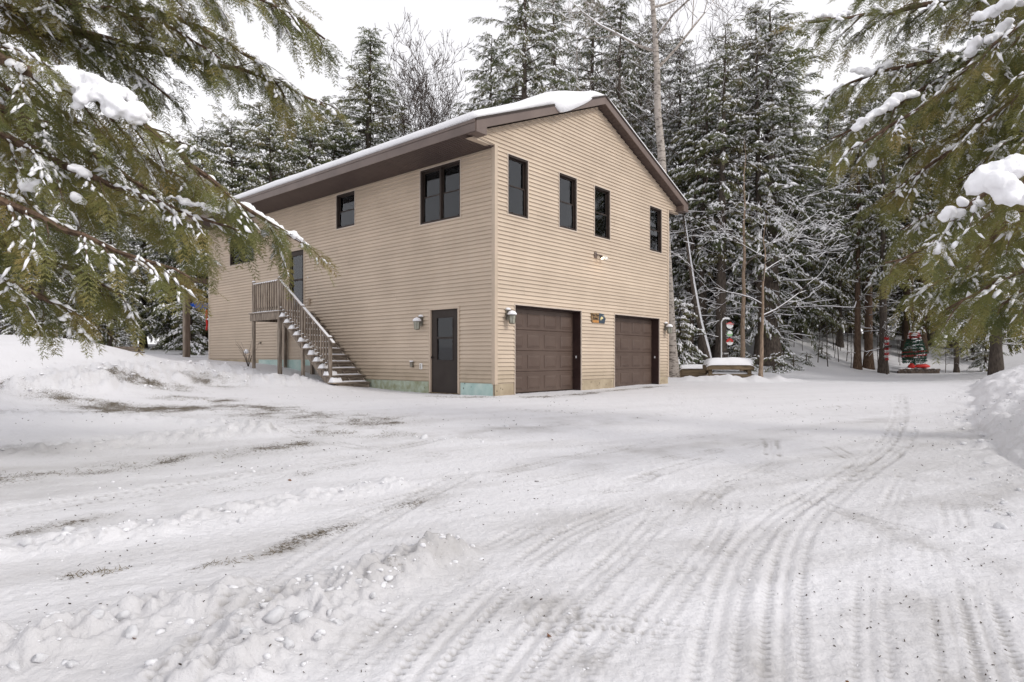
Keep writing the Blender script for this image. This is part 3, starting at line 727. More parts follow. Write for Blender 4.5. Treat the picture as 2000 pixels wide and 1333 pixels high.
# windows
def window(wall, a0, a1, z0, z1, sashes, blind=0.0, rail=0.5):
    P = (lambda a, d, z: (a, d, z)) if wall == 'f' else (lambda a, d, z: (d, a, z))
    def bx(mb, A0, A1, d0, d1, Z0_, Z1_):
        if wall == 'f': mb.box(A0, A1, d0, d1, Z0_, Z1_)
        else: mb.box(d0, d1, A0, A1, Z0_, Z1_)
        return mb
    fr = MB(); w = .045
    bx(fr, a0, a0 + w, -.012, .13, z0, z1); bx(fr, a1 - w, a1, -.012, .13, z0, z1); bx(fr, a0 + w, a1 - w, -.012, .13, z0, z0 + w); bx(fr, a0 + w, a1 - w, -.012, .13, z1 - w, z1)
    win = fr.build('window', M['frame'], house)
    t = MB(); tw = .026
    bx(t, a0 - tw, a0, -.030, .0, z0 - tw, z1 + tw); bx(t, a1, a1 + tw, -.030, .0, z0 - tw, z1 + tw); bx(t, a0, a1, -.030, .0, z0 - tw, z0); bx(t, a0, a1, -.030, .0, z1, z1 + tw)
    t.build('trim', M['jtrim'], win)
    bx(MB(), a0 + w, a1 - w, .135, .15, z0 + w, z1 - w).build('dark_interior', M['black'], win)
    n = sashes; sw = (a1 - a0 - 2 * w) / n
    for i in range(n):
        s0 = a0 + w + i * sw; s1 = s0 + sw; zr = z0 + (z1 - z0) * rail; fw = .032
        if i: bx(MB(), s0 - .03, s0 + .03, .0, .12, z0 + w, z1 - w).build('mullion', M['frame'], win)
        for (za, zb, dep) in ((z0 + w, zr + .012, .045), (zr - .012, z1 - w, .075)):
            sm = MB(); e0 = s0 + (.031 if i else .002); e1 = s1 - (.031 if i < n - 1 else .002)
            bx(sm, e0, e0 + fw, dep, dep + .028, za, zb); bx(sm, e1 - fw, e1, dep, dep + .028, za, zb); bx(sm, e0 + fw, e1 - fw, dep, dep + .028, za, za + fw); bx(sm, e0 + fw, e1 - fw, dep, dep + .028, zb - fw, zb)
            sm.build('sash', M['frame'], win)
            bx(MB(), e0 + fw, e1 - fw, dep + .010, dep + .014, za + fw, zb - fw).build('pane', M['glass'], win)
        if blind:
            zb_ = z1 - w - (z1 - z0) * blind
            bx(MB(), s0 + .035, s1 - .035, .112, .118, zb_, z1 - w).build('blind', M['blind'], win)
    return win
for i, (a0, a1, z0, z1) in enumerate(FWIN): window('f', a0, a1, z0, z1, 1, 0.52 if i in (0, 1, 2) else .3)
window('s', *LWIN_D, 2, .44); window('s', *LWIN_S, 1, 0); window('s', *LWIN_F, 2, 0)

# side doors
def side_door(a0, a1, z0, z1, m, win, lower_film, name='door'):
    d = MB()
    fw = .06
    d0, d1 = .018, .06
    y0, y1 = a0 + .05, a1 - .05; zt = z1 - .05
    w0, w1, wz0, wz1 = win
    wy0, wy1 = y0 + (y1 - y0) * w0, y0 + (y1 - y0) * w1; wz0 = z0 + (zt - z0) * wz0; wz1 = z0 + (zt - z0) * wz1
    for a, b, c, e in cells(y0, y1, z0 + .02, zt, [(wy0, wy1, wz0, wz1)]): d.box(d0, d1, a, b, c, e)
    door = d.build(name, m, house)
    MB().box(-.034, .015, a0 - .012, a0 + .05, z0, z1).build('door_frame', M['trim'], door)
    MB().box(-.034, .015, a1 - .05, a1 + .012, z0, z1).build('door_frame', M['trim'], door)
    MB().box(-.034, .015, a0 + .05, a1 - .05, z1 - .05, z1).build('door_frame', M['trim'], door)
    zm = (wz0 + wz1) / 2 + .03
    b = .022
    s = MB().box(.008, .03, wy0 - b, wy1 + b, zm - .03, zm + .02).box(.008, .03, wy0 - b, wy0, wz0 - b, wz1 + b).box(.008, .03, wy1, wy1 + b, wz0 - b, wz1 + b).box(.008, .03, wy0, wy1, wz0 - b, wz0).box(.008, .03, wy0, wy1, wz1, wz1 + b)
    s.build('window_frame', m, door)
    MB().box(.034, .04, wy0, wy1, zm + .02, wz1).build('pane', M['glass'], door)
    MB().box(.044, .05, wy0, wy1, wz0, zm - .03).build('pane', M['glass'], door)
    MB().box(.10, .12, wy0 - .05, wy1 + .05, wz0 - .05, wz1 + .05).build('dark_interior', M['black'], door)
    if lower_film:
        f = MB(); n = 14
        for i in range(n):
            ya = wy0 + (wy1 - wy0) * i / n; yb = wy0 + (wy1 - wy0) * (i + 1) / n
            xa = .075 + .012 * math.sin(i * 1.7); xb = .075 + .012 * math.sin((i + 1) * 1.7)
            f.quad((xa, ya, wz0), (xb, yb, wz0), (xb, yb, zm - .03), (xa, ya, zm - .03))
        f.build('curtain', M['curtain'], door)
    h = MB().lathe([(.026, 0), (.026, .006), (.011, .010), (.011, .035), (.027, .042), (.03, .058), (.022, .068)], 12)
    k = h.v; zc = z0 + .95
    h.v = [(.018 - p[2], y1 - .055 + p[0], zc + p[1]) for p in k]
    h.build('door_knob', M['ink'], door, True)
    return door
side_door(*LDOOR, M['door_dark'], (.22, .80, .40, .90), True)
side_door(*UDOOR, M['frame'], (.14, .86, .12, .92), False)
MB().box(-.05, .0, LDOOR[0], LDOOR[1], Z0 - .04, Z0 - .008).build('door_sill', M['timber'], house)

# garage doors
def garage(a0, a1, z0, z1, u_extra):
    V0 = .26
    g = MB().box(a0 + .01, a1 - .01, V0 + .03, V0 + .05, z0, z1 - .02).build('garage_door', M['door_brown'], house)
    zb, zt = z0 + .05, z1 - .05; hs = (zt - zb) / 4
    for j in range(4):
        s0 = zb + j * hs; s1 = s0 + hs - .004
        MB().prism([(V0 + .012, s0), (V0, s0 + .012), (V0, s1 - .012), (V0 + .012, s1), (V0 + .03, s1), (V0 + .03, s0)], 'x', a0 + .012, a1 - .012).build('door_section', M['door_brown'], g)
        MB().box(a0 + .014, a1 - .014, V0 - .004, V0 + .001, s1 - .055, s1 - .047).build('section_bead', M['door_brown'], g)
        for i in range(4):
            w = (a1 - a0) / 4; c0 = a0 + i * w + w * .13; c1 = a0 + (i + 1) * w - w * .13; p0 = s0 + hs * .14; p1 = s1 - hs * .20
            # raised panel: a moulded rim, a dished moat, a proud centre
            lev = [(0, .001), (.004, -.010), (.018, -.010), (.062, -.027)]
            v = []; f = []
            for e, dp in lev:
                v += [(c0 + e, V0 + dp, p0 + e), (c1 - e, V0 + dp, p0 + e), (c1 - e, V0 + dp, p1 - e), (c0 + e, V0 + dp, p1 - e)]
            for q in range(len(lev) - 1):
                for r_ in range(4):
                    r2 = (r_ + 1) % 4; f.append((q * 4 + r_, q * 4 + r2, (q + 1) * 4 + r2, (q + 1) * 4 + r_))
            n4 = (len(lev) - 1) * 4; f.append((n4, n4 + 1, n4 + 2, n4 + 3))
            m = MB(); m.v = v; m.f = f; m.build('raised_panel', M['door_brown'], g)
    # jambs line the opening; thin light trim on the face
    MB().box(a0 - .001, a0 + .02, .0, V0 + .03, z0, z1).build('jamb', M['jamb'], g)
    MB().box(a1 - .02, a1 + .001, .0, V0 + .03, z0, z1).build('jamb', M['jamb'], g)
    MB().box(a0 + .02, a1 - .02, .0, V0 + .03, z1 - .02, z1 + .001).build('jamb', M['jamb'], g)
    MB().box(a0 - .022, a0 + .004, -.032, .0, z0 + .02, z1 + .03).build('trim', M['jtrim'], g)
    MB().box(a1 - .004, a1 + .022, -.032, .0, z0 + .02, z1 + .03).build('trim', M['jtrim'], g)
    MB().box(a0 + .004, a1 - .004, -.036, .0, z1, z1 + .032).build('trim', M['jtrim'], g)
    MB().box(a0 + .02, a1 - .02, V0 - .012, V0 + .03, z0 + .005, z0 + .05).build('rubber_seal', M['frame'], g)
    MB().box(a1 - .03, a1 - .02, .12, .16, z0 + .95, z0 + 1.02).build('sensor', M['white'], g)
for g_ in GAR: garage(*g_, 0)

# boxes on the side wall
def wallbox(y, z, w, h, d, m, name):
    o = MB().box(-d, -.012, y - w / 2, y + w / 2, z - h / 2, z + h / 2).build(name, m, house, bevel=.008); return o
o = wallbox(3.04, 1.33, .09, .15, .09, M['lantern'], 'outlet_cover'); MB().box(-.095, -.03, 3.0, 3.08, 1.40, 1.435).build('snow_cap', M['tree_snow'], o)
o = wallbox(2.68, 1.28, .10, .16, .05, M['white'], 'outlet_cover'); MB().box(-.056, -.05, 2.66, 2.70, 1.22, 1.34).build('flap', M['grey_box'], o)
wallbox(7.42, 4.53, .12, .26, .06, M['tan_box'], 'meter_box'); wallbox(8.20, 3.35, .10, .22, .07, M['tan_box'], 'junction_box'); wallbox(8.30, 4.15, .03, .05, .04, M['white'], 'door_bell')
o = wallbox(11.4, 2.05, .07, .07, .07, M['lantern'], 'water_spigot'); MB().tube([(-.06, 11.4, 2.05), (-.12, 11.4, 2.04), (-.13, 11.4, 1.98)], .012, 6).build('spout', M['lantern'], o)

# ------------------------------------------------------------------ snow lying on the roof
def roof_snow():
    nu, nv = 96, 90; rows = []
    us = np.linspace(-EA - .02, UW + EA + .02, nu); vs = np.linspace(-RB - .02, VW + RB, nv)
    U, Vv = np.meshgrid(us, vs, indexing='ij')
    uu = np.minimum(U, UW - U); top = ZE + SL * (uu + EA)
    top = np.where(np.abs(U - UM) < .5, top - .10 * (1 - np.abs(U - UM) / .5) ** 2, top) + .24
    edge_u = np.minimum(U + EA + .02, UW + EA + .02 - U); edge_f = Vv + RB + .02; edge_b = VW + RB - Vv
    e = np.minimum(np.minimum(edge_u, edge_f * 1.2), edge_b)
    th = .17 + .06 * (1 - np.exp(-e / .12)) + .05 * fbm(U * .8, Vv * .8, 3, 3) + .02 * fbm(U * 3, Vv * 3, 6, 3)
    drift = np.exp(-((U - 2.3) / 1.25) ** 2) * np.exp(-np.clip(Vv, 0, 99) / 2.2); th += .20 * drift
    th = np.where(U > UM + .3, th * .95, th)
    th *= np.clip(.72 + e / .10, 0, 1)
    Zt = top + np.maximum(th, .03)
    V = [np.c_[U.ravel(), Vv.ravel(), Zt.ravel()]]
    Vb = np.c_[U.ravel(), Vv.ravel(), (top + .006).ravel()]
    # let the front edge of the drift slump over the rake board
    lip = np.clip((us - 2.0) / .22, 0, 1) ** .7 * np.clip((3.8 - us) / 1.3, 0, 1) ** .6
    Tv = V[0].reshape(nu, nv, 3); Bv = Vb.reshape(nu, nv, 3)
    for j, (dv, dz) in enumerate([(-.13, -.20), (-.11, -.06), (-.07, .0), (-.03, .0)]):
        Tv[:, j, 1] += dv * lip; Tv[:, j, 2] += dz * lip
        Bv[:, j, 1] += dv * lip * .9
    Bv[:, 0, 2] += -.30 * lip; Bv[:, 1, 2] += -.28 * lip * (lip > 0); Bv[:, 1, 1] = np.where(lip > 0, -RB - .045, Bv[:, 1, 1])
    Bv[:, 0, 1] = np.where(lip > 0.01, -RB - .05 - .07 * lip, Bv[:, 0, 1])
    V = np.r_[Tv.reshape(-1, 3), Bv.reshape(-1, 3)]; n = nu * nv
    idx = np.arange(n).reshape(nu, nv); q = []
    a, b, c, d = idx[:-1, :-1], idx[1:, :-1], idx[1:, 1:], idx[:-1, 1:]
    q.append(np.stack([a, b, c, d], -1).reshape(-1, 4)); q.append(np.stack([d, c, b, a], -1).reshape(-1, 4) + n)
    for line, flip in ((idx[0, :], 0), (idx[-1, :], 1), (idx[:, 0], 1), (idx[:, -1], 0)):
        s = np.stack([line[:-1], line[1:], line[1:] + n, line[:-1] + n], -1)
        q.append(s[:, ::-1] if flip else s)
    me = mesh_np('roof_snow', V, np.concatenate(q), M['snow'], True)
    o = link_mesh('roof_snow', me); o.location = H(0, 0, 0); o.rotation_euler = (0, 0, HANG)
    m = o.modifiers.new('smooth', 'SMOOTH'); m.factor = .5; m.iterations = 2
    tag(o, 'thick snow blanket lying on the house roof, slumping over its gable edge', 'snow')
roof_snow()

# ------------------------------------------------------------------ outside stair on the side wall
def htop(name, label, cat, u, v, z, group=None):
    t = thing(name, label, cat, H(u, v, z), HANG, group); OFF[t] = (u, v, z); return t
st = htop('staircase', 'weathered grey wooden staircase with landing climbing the side wall', 'staircase', -.65, 6.5, .6)
LZ = 2.97; UO = -1.22; UI = -.10
def pst(u, v, z0, z1, s=.045):
    o = MB().box(u - s, u + s, v - s, v + s, z0, z1).build('post', M['wood'], st, bevel=.006)
    k = MB().lathe([(.055, 0), (.06, .012), (.04, .034), (.012, .045)], 8, (u, v, z1 - .002)); k.build('snow', M['tree_snow'], o, True)
pst(UO, 9.58, .95, LZ + 1.02); pst(UO, 7.93, .80, LZ + 1.03, .055); pst(UO, 6.60, .7, 3.06); pst(UO, 5.19, .62, 2.10)
for v in (7.93, 9.58): MB().box(UI - .045, UI + .045, v - .045, v + .045, .8, LZ - .04).build('post', M['wood'], st)
# landing
MB().box(UO - .065, UO - .027, 7.86, 9.70, LZ - .26, LZ - .04).build('rim_joist', M['wood'], st)
MB().box(UO - .02, UI + .06, 9.66, 9.70, LZ - .26, LZ - .04).build('rim_joist', M['wood'], st)
MB().box(UO - .02, UI + .06, 7.86, 7.90, LZ - .26, LZ - .04).build('rim_joist', M['wood'], st)
for i in range(9):
    u0 = UO - .09 + i * .138
    MB().box(u0, u0 + .13, 7.80, 9.76, LZ - .035, LZ).build('deck_board', M['wood'], st, bevel=.004)
def mound(u0, u1, v0, v1, z, h, seed, nx=10, ny=6, name='snow', parent=None, tilt=0.0):
    r_ = random.Random(seed); v = []; f = []
    for i in range(nx + 1):
        for j in range(ny + 1):
            a = i / nx; b = j / ny
            e = max(0, min(a, 1 - a, .18)) / .18; e2 = max(0, min(b, 1 - b, .3)) / .3
            hh = h * (e * (2 - e)) ** .6 * (e2 * (2 - e2)) ** .6 * (.8 + .4 * r_.random()) * (1 + tilt * (a - .5))
            v.append((u0 + (u1 - u0) * a, v0 + (v1 - v0) * b, z + .002 + max(hh, .004)))
    n = len(v); v += [(p[0], p[1], z + .001) for p in v]
    for i in range(nx):
        for j in range(ny):
            q = i * (ny + 1) + j; f.append((q, q + ny + 1, q + ny + 2, q + 1)); f.append((n + q, n + q + 1, n + q + ny + 2, n + q + ny + 1))
    for i in range(nx):
        q = i * (ny + 1); f.append((q, n + q, n + q + ny + 1, q + ny + 1)); q += ny; f.append((q, q + ny + 1, n + q + ny + 1, n + q))
    for j in range(ny):
        f.append((j, j + 1, n + j + 1, n + j)); q = nx * (ny + 1) + j; f.append((q, n + q, n + q + 1, q + 1))
    m = MB(); m.v = v; m.f = f; return m.build(name, M['snow'], parent, True)
mound(UO - .08, UI, 7.82, 9.74, LZ, .07, 5, 12, 12, parent=st)
# stringers and treads
NT = 11; RISE = (LZ - .62) / (NT + 1); RUN = .268; VT = 7.86
for u in (UO + .05, -.62, UI - .02):
    prof = []; v_end = VT - NT * RUN
    prof = [(VT, LZ - .05), (VT, LZ - .34), (v_end + .28, .55), (v_end - .02, .55), (v_end - .02, .62 + RISE * .5)]
    MB().prism(prof, 'x', u - .02, u + .02).build('stringer', M['wood'], st)
for i in range(NT):
    z = LZ - (i + 1) * RISE; v1 = VT - i * RUN; v0 = v1 - RUN - .03
    t = MB().box(UO - .10, UI + .05, v0, v0 + .145, z - .038, z).box(UO - .10, UI + .05, v0 + .150, v1, z - .038, z).build('tread', M['wood_y'], st, bevel=.004)
    MB().box(UO + .08, UI + .04, v0 + .045, v0 + .06, z - RISE + .002, z - .04).build('riser', M['wood_y'], st)
    mound(UO - .10, UO + .22 + .1 * rs.random(), v0 + .02, v1 - .01, z, .12, 20 + i, 8, 6, parent=t)
    mound(UO + .26, UI + .03, v0 + .10, v1 - .01, z, .035, 60 + i, 10, 5, parent=t)
# rails and balusters
def rail(p0, p1, w=.045, h=.04, name='rail', snow=True):
    (v0, z0), (v1, z1) = p0, p1
    o = MB().prism([(v0, z0), (v1, z1), (v1, z1 + h), (v0, z0 + h)], 'x', UO - w, UO + w).build(name, M['wood'], st)
    if snow: MB().prism([(v0, z0 + h + .001), (v1, z1 + h + .001), (v1, z1 + h + .022), (v0, z0 + h + .022)], 'x', UO - w * .8, UO + w * .7).build('snow', M['tree_snow'], o)
rail((9.55, LZ + .90), (7.96, LZ + .92)); rail((9.55, LZ + .10), (7.96, LZ + .10), .022, .05, snow=False)
for i in range(11):
    v = 9.47 - i * .139
    o = MB().box(UO - .062, UO - .024, v - .02, v + .02, LZ + .02, LZ + .93).build('baluster', M['wood'], st)
    MB().box(UO - .066, UO - .026, v - .022, v + .022, LZ + .932, LZ + .955).build('snow', M['tree_snow'], o)
def line(v): return LZ + .98 + (v - 7.90) * (2.02 - LZ - .98) / (7.90 - 5.10) * -1 if False else 2.02 + (v - 5.10) * (LZ + .98 - 2.02) / (7.90 - 5.10)
rail((7.88, line(7.88) - .06), (5.00, line(5.00) - .06), .05, .04)
rail((7.86, line(7.86) - .84), (5.24, line(5.24) - .84), .02, .06, snow=False)
for i in range(19):
    v = 7.78 - i * .137
    if abs(v - 6.6) < .05: continue
    o = MB().box(UO - .062, UO - .024, v - .019, v + .019, line(v) - .88, line(v) - .045).build('baluster', M['wood'], st)
    MB().box(UO - .068, UO - .02, v - .02, v + .02, line(v) - .80, line(v) - .78).build('snow', M['tree_snow'], o)

# ------------------------------------------------------------------ lanterns, floodlight, plaque
def lantern(label, u, v, z, face):
    t = htop('wall_lantern', label, 'lantern', u, v, z, None)
    def to(l):           # local: x along wall, y outwards, z up
        return [((u + p[0], v - p[1], z + p[2]) if face == 'f' else (u - p[1], v + p[0], z + p[2])) for p in l]
    def mk(mb, name, m, par=t, sm=False):
        mb.v = to(mb.v); return mb.build(name, m, par, sm)
    mk(MB().box(-.06, .06, .0, .035, -.04, .20), 'back_plate', M['lantern'])
    mk(MB().tube([(0, .03, .13), (0, .09, .19), (0, .16, .17), (0, .17, .13)], .012, 6), 'arm', M['lantern'])
    mk(MB().lathe([(.02, .13), (.05, .12), (.105, .07), (.108, .055)], 6, (0, .17, 0)), 'cap', M['lantern'])
    mk(MB().lathe([(.085, .052), (.068, -.13)], 6, (0, .17, 0)), 'glass', M['lantern_glass'])
    for k in range(6):
        a = math.pi / 3 * k
        mk(MB().tube([(.09 * math.cos(a), .17 + .09 * math.sin(a), .055), (.073 * math.cos(a), .17 + .073 * math.sin(a), -.14)], .006, 4), 'bar', M['lantern'])
    mk(MB().lathe([(.078, -.13), (.08, -.145), (.03, -.165)], 6, (0, .17, 0)), 'base', M['lantern'])
    mk(MB().lathe([(.115, .075), (.12, .10), (.085, .15), (.03, .175)], 9, (0, .17, 0)), 'snow', M['tree_snow'], sm=True)
    mk(MB().lathe([(.07, .0), (.072, .03), (.03, .055)], 8, (0, .03, .20)), 'snow', M['tree_snow'], sm=True)
lantern('pewter lantern with snow cap between house corner and garage door', .427, -.018, 2.50, 'f')
lantern('pewter lantern with snow cap at the far end of the garage front', 8.70, -.018, 2.50, 'f')
lantern('pewter lantern on the side wall beside the charcoal entry door', -.018, 2.66, 2.42, 's')

fl = htop('floodlight', 'twin head floodlight glowing warm on the gable wall below the windows', 'floodlight', 4.36, -.018, 4.53)
MB().box(4.30, 4.42, -.05, -.018, 4.45, 4.62).build('back_plate', M['brown'], fl, bevel=.006)
for du, lit in ((.10, True), (.30, False)):
    MB().tube([(4.38, -.05, 4.56), (4.36 + du * .7, -.10, 4.55), (4.36 + du, -.14, 4.50)], .014, 6).build('arm', M['brown'], fl)
    h = MB().lathe([(.02, 0), (.035, -.02), (.055, -.09), (.057, -.10)], 12); k = h.v
    h.v = [(4.36 + du + p[0], -.14 + p[1] + p[2] * .7, 4.52 + p[2] * .75 - p[1] * .6) for p in k]; hd = h.build('lamp_head', M['white'] if not lit else M['brown'], fl, True)
    h = MB().lathe([(.05, -.095), (.05, -.108), (.03, -.125)], 12); k = h.v
    h.v = [(4.36 + du + p[0], -.14 + p[1] + p[2] * .7, 4.52 + p[2] * .75 - p[1] * .6) for p in k]; h.build('bulb', M['lamp'] if lit else M['white'], hd, True)
ld = bpy.data.lights.new('floodlight_glow', 'POINT'); ld.energy = .9; ld.color = (1, .72, .45); ld.shadow_soft_size = .05
lo = bpy.data.objects.new('floodlight_glow', ld); COL.objects.link(lo); lo.parent = fl; lo.location = (.10, -.26, -.12)

def text_mesh(s, size):
    c = bpy.data.curves.new('t', 'FONT'); c.body = s; c.size = size; c.align_x = 'CENTER'; c.align_y = 'CENTER'; c.extrude = .0015; c.offset = size * .02
    o = bpy.data.objects.new('t', c); COL.objects.link(o)
    dg = bpy.context.evaluated_depsgraph_get(); me = bpy.data.meshes.new_from_object(o.evaluated_get(dg))
    bpy.data.objects.remove(o); bpy.data.curves.remove(c); return me
def text(s, size, parent, loc, m, name='lettering'):
    me = text_mesh(s, size); me.materials.clear(); o = link_mesh(name, me, m, parent); o.location = loc; o.rotation_euler = (math.pi / 2, 0, 0); return o
pq = htop('plaque', 'shaped wooden plaque with lettering hung between the two garage doors', 'plaque', 4.53, -.02, 2.69)
c_ = (4.53, 2.69)
def shape(pts): return [(c_[0] + a, c_[1] + b) for a, b in pts]
MB().prism(shape([(-.40, .13), (.0, .145), (.0, -.15), (-.34, -.15), (-.38, -.10), (-.40, 0)]), 'y', -.045, -.02).build('board', M['sign_wood'], pq)
MB().prism(shape([(.002, .145), (.26, .13), (.29, .05), (.36, .0), (.33, -.06), (.30, -.15), (.002, -.15)]), 'y', -.048, -.02).build('painted_end', M['sign_blue'], pq)
MB().prism(shape([(-.34, -.075), (-.02, -.075), (-.02, -.14), (-.32, -.14)]), 'y', -.047, -.0455).build('orange_band', M['sign_orange'], pq)
MB().prism(shape([(.07, .0), (.12, .05), (.20, .03), (.22, -.01), (.12, -.03), (.10, -.07), (.07, -.05)]), 'y', -.051, -.0485).build('pale_figure', M['yellow'], pq)
MB().prism(shape([(.19, .10), (.22, .065), (.26, .08), (.225, .085)]), 'y', -.051, -.0485).build('crescent', M['white'], pq)
text('Paw Paw', .105, pq, (-.20, -.028, .075), M['ink']); text('Points', .105, pq, (-.20, -.028, -.02), M['ink'])

# ------------------------------------------------------------------ yard things
# porch post and what hangs by it, behind the far end of the house
P = at(365, 697, 26.4)
pp = thing('porch_post', 'tall square brown timber post standing in snow beyond the house end', 'post', (P.x, P.y, P.z - .12), HANG)
MB().box(-.10, .10, -.10, .10, 0, 3.2).build('shaft', M['post'], pp, bevel=.01)
MB().box(-.13, -.10, -.08, .10, 0, 3.1).build('side_board', M['wood'], pp)
MB().box(-.15, 1.3, -.07, .07, 3.2, 3.4).build('beam', M['post'], pp)
P = at(393, 598, 26.7)
bs = thing('hanging_sled', 'bright blue plastic sled hanging near the porch post beyond the house', 'sled', P, HANG)
mb = MB(); n = 10
for i in range(n):
    a0 = -.42 + .84 * i / n; a1 = -.42 + .84 * (i + 1) / n
    def pr(a): return .10 * (1 - (a / .46) ** 4)
    mb.prism([(-.10, -pr(a0)), (.10, -pr(a0)), (.14, .10), (.12, .10), (.09, -pr(a0) + .02), (-.09, -pr(a0) + .02), (-.12, .10), (-.14, .10)], 'x', a0, a1)
mb.build('shell', M['blue'], bs)
MB().box(-.35, .30, -.08, .08, -.075, -.06).build('snow', M['tree_snow'], bs)
for a in (-.40, .40): MB().tube([(a, 0, .09), (a * .8, 0, .6), (0, 0, 1.12)], .008, 5).build('rope', M['twig'], bs)
P = at(404, 606, 26.8)
rb = thing('red_strap', 'narrow red strap hanging against the house end beside the blue sled', 'strap', (P.x, P.y, P.z), HANG)
MB().tube([(0, 0, 0), (-.01, 0, -.3), (.012, 0, -.6), (-.015, .01, -.85)], [.045, .05, .045, .04], 6).build('webbing', M['red_cloth'], rb)
MB().tube([(0, 0, .9), (0, 0, 0)], .008, 5).build('cord', M['twig'], rb)
MB().lathe([(.05, 0), (.07, .04), (.03, .08)], 8, (.03, -.02, -.42)).build('snow', M['tree_snow'], rb, True)

# timber retaining wall at the left
P0 = at(205, 690, 27.5); P1 = at(290, 690, 27.0)
rw = thing('retaining_wall', 'low retaining wall of stacked weathered timbers half under snow', 'wall', (P0.x, P0.y, 1.55), math.atan2(P1.y - P0.y, P1.x - P0.x))
for k in range(4):
    MB().box(-1.2, 1.95 - [0, .05, .2, .32][k] + .06 * (k % 2), -.09, .09, .0 + k * .112, .104 + k * .112).build('timber', M['wood_y'], rw, bevel=.012)
# thin stakes behind it
for px, py, h in ((227, 672, .6), (256, 670, .45)):
    p = at(px, py, 30.5); z = gz(p.x, p.y)
    o = thing('stake', 'thin dark stake stuck in snow behind the timber retaining wall', 'stake', (p.x, p.y, z - .1), 0, 'stakes behind the retaining wall'); MB().tube([(0, 0, 0), (-.06, 0, max(p.z, z) + h * .4 - z + .1)], .022, 6).build('shaft', M['bark'], o); MB().lathe([(.03, 0), (.028, .03), (.01, .05)], 6, (-.06, 0, max(p.z, z) + h * .4 - z + .095)).build('snow', M['tree_snow'], o, True)
# yard lamp
p = at(111, 640, 24.0); z = gz(p.x, p.y)
yl = thing('yard_lamp', 'slim yard lamp with white shade standing behind the snow bank', 'lamp post', (p.x, p.y, z - .1))
zt = at(111, 624, 24).z - z + .1
MB().tube([(0, 0, 0), (0, 0, zt)], .03, 8).build('pole', M['grey_box'], yl)
MB().tube([(0, 0, zt - .02), (-.08, 0, zt + .03), (-.14, 0, zt - .02)], .018, 6).build('arm', M['grey_box'], yl)
MB().lathe([(.03, .03), (.07, .0), (.085, -.06), (.05, -.11)], 10, (-.15, 0, zt - .03)).build('shade', M['white'], yl, True)

# timber planter frames by the bank
def planter(label, p, ang, L, D, hgt, cap, rail2=True):
    t = thing('timber_planter', label, 'planter', p, ang)
    b = .095
    for sx in (0, 1):
        for sy in (0, 1):
            MB().box(sx * (L - .14), sx * (L - .14) + .14, sy * (D - .12), sy * (D - .12) + .12, 0, hgt).build('post', M['timber'], t, bevel=.01)
    for y0 in (-.07, D + .0):
        MB().box(-.02, L + .02, y0, y0 + .068, hgt - .24, hgt - .01).build('top_beam', M['timber'], t, bevel=.01)
        MB().box(-.02, L + .02, y0, y0 + .068, .06, .28).build('bottom_beam', M['timber'], t, bevel=.01)
    for x0 in (-.09, L + .022):
        MB().box(x0, x0 + .068, -.07, D + .07, hgt - .26, hgt - .03).build('end_beam', M['timber'], t, bevel=.01)
        MB().box(x0, x0 + .068, -.07, D + .07, .04, .26).build('end_beam', M['timber'], t, bevel=.01)
    mound(.0, L, .0, D, .24, .14, 8, 12, 8, parent=t)
    # snow cap: a smooth pillow
    nx, ny = 26, 12; v = []; f = []
    for i in range(nx + 1):
        for j in range(ny + 1):
            a = -1 + 2 * i / nx; c = -1 + 2 * j / ny
            r_ = (abs(a) ** 7 + abs(c) ** 5)
            hh = cap * max(0, 1 - r_) ** .38 * (1 + .06 * math.sin(3 * a + 1) + .03 * math.sin(9 * a))
            v.append((L / 2 + a * (L / 2 + .10), D / 2 + c * (D / 2 + .10), hgt - .02 - .03 * r_ ** 2 + hh))
    n = len(v); v += [(q[0], q[1], hgt - .012 - .05 * (1 if q[2] < hgt else 0)) for q in v]
    for i in range(nx):
        for j in range(ny):
            q = i * (ny + 1) + j; f.append((q, q + ny + 1, q + ny + 2, q + 1)); f.append((n + q, n + q + 1, n + q + ny + 2, n + q + ny + 1))
    m = MB(); m.v = v; m.f = f; m.build('snow_cap', M['snow'], t, True)
    return t
p = at(1384, 744, 25.0); planter('timber planter frame with thick snow pillow beside the leaning forked sapling', (p.x, p.y, gz(p.x, p.y) - .06), -.12, 1.62, .75, .68, .25)
p = at(1331, 744, 26.4); planter('lower timber planter frame with thin snow near the house corner', (p.x, p.y, gz(p.x, p.y) - .08), -.05, 1.05, .7, .50, .13)

# garden hook with hanging ornaments
p = at(1409, 698, 28.0); z = gz(p.x, p.y)
sh = thing('garden_hook', 'white shepherd hook pole with number board standing behind the snowy planter', 'garden hook', (p.x, p.y, z - .15))
ht = at(1409, 622, 28).z - z + .15
pts = [(0, 0, 0), (0, 0, ht - .22)] + [(.18 - .18 * math.cos(a), 0, ht - .22 + .20 * math.sin(a)) for a in np.linspace(.3, 1.6, 6)] + [(.34, 0, ht - .03), (.37, 0, ht - .06)]
MB().tube(pts, .026, 8).build('pole', M['white'], sh)
MB().tube([(q[0], q[1], q[2] + .028) for q in pts[4:-1]], .03, 6).build('snow', M['tree_snow'], sh)
zb = at(1417, 691, 28).z - z + .15
bd = MB().box(.06, .33, -.03, -.01, zb - .08, zb + .09).build('number_board', M['ink'], sh)
MB().box(.02, .09, -.02, -.005, zb - .05, zb + .05).build('bracket', M['grey_box'], bd)
text('10692', .09, bd, (.195, -.032, zb), M['white'])
orn = thing('ornament_string', 'string of three round painted holiday discs hanging from the white hook', 'ornament', (p.x + .36, p.y - .02, z - .15))
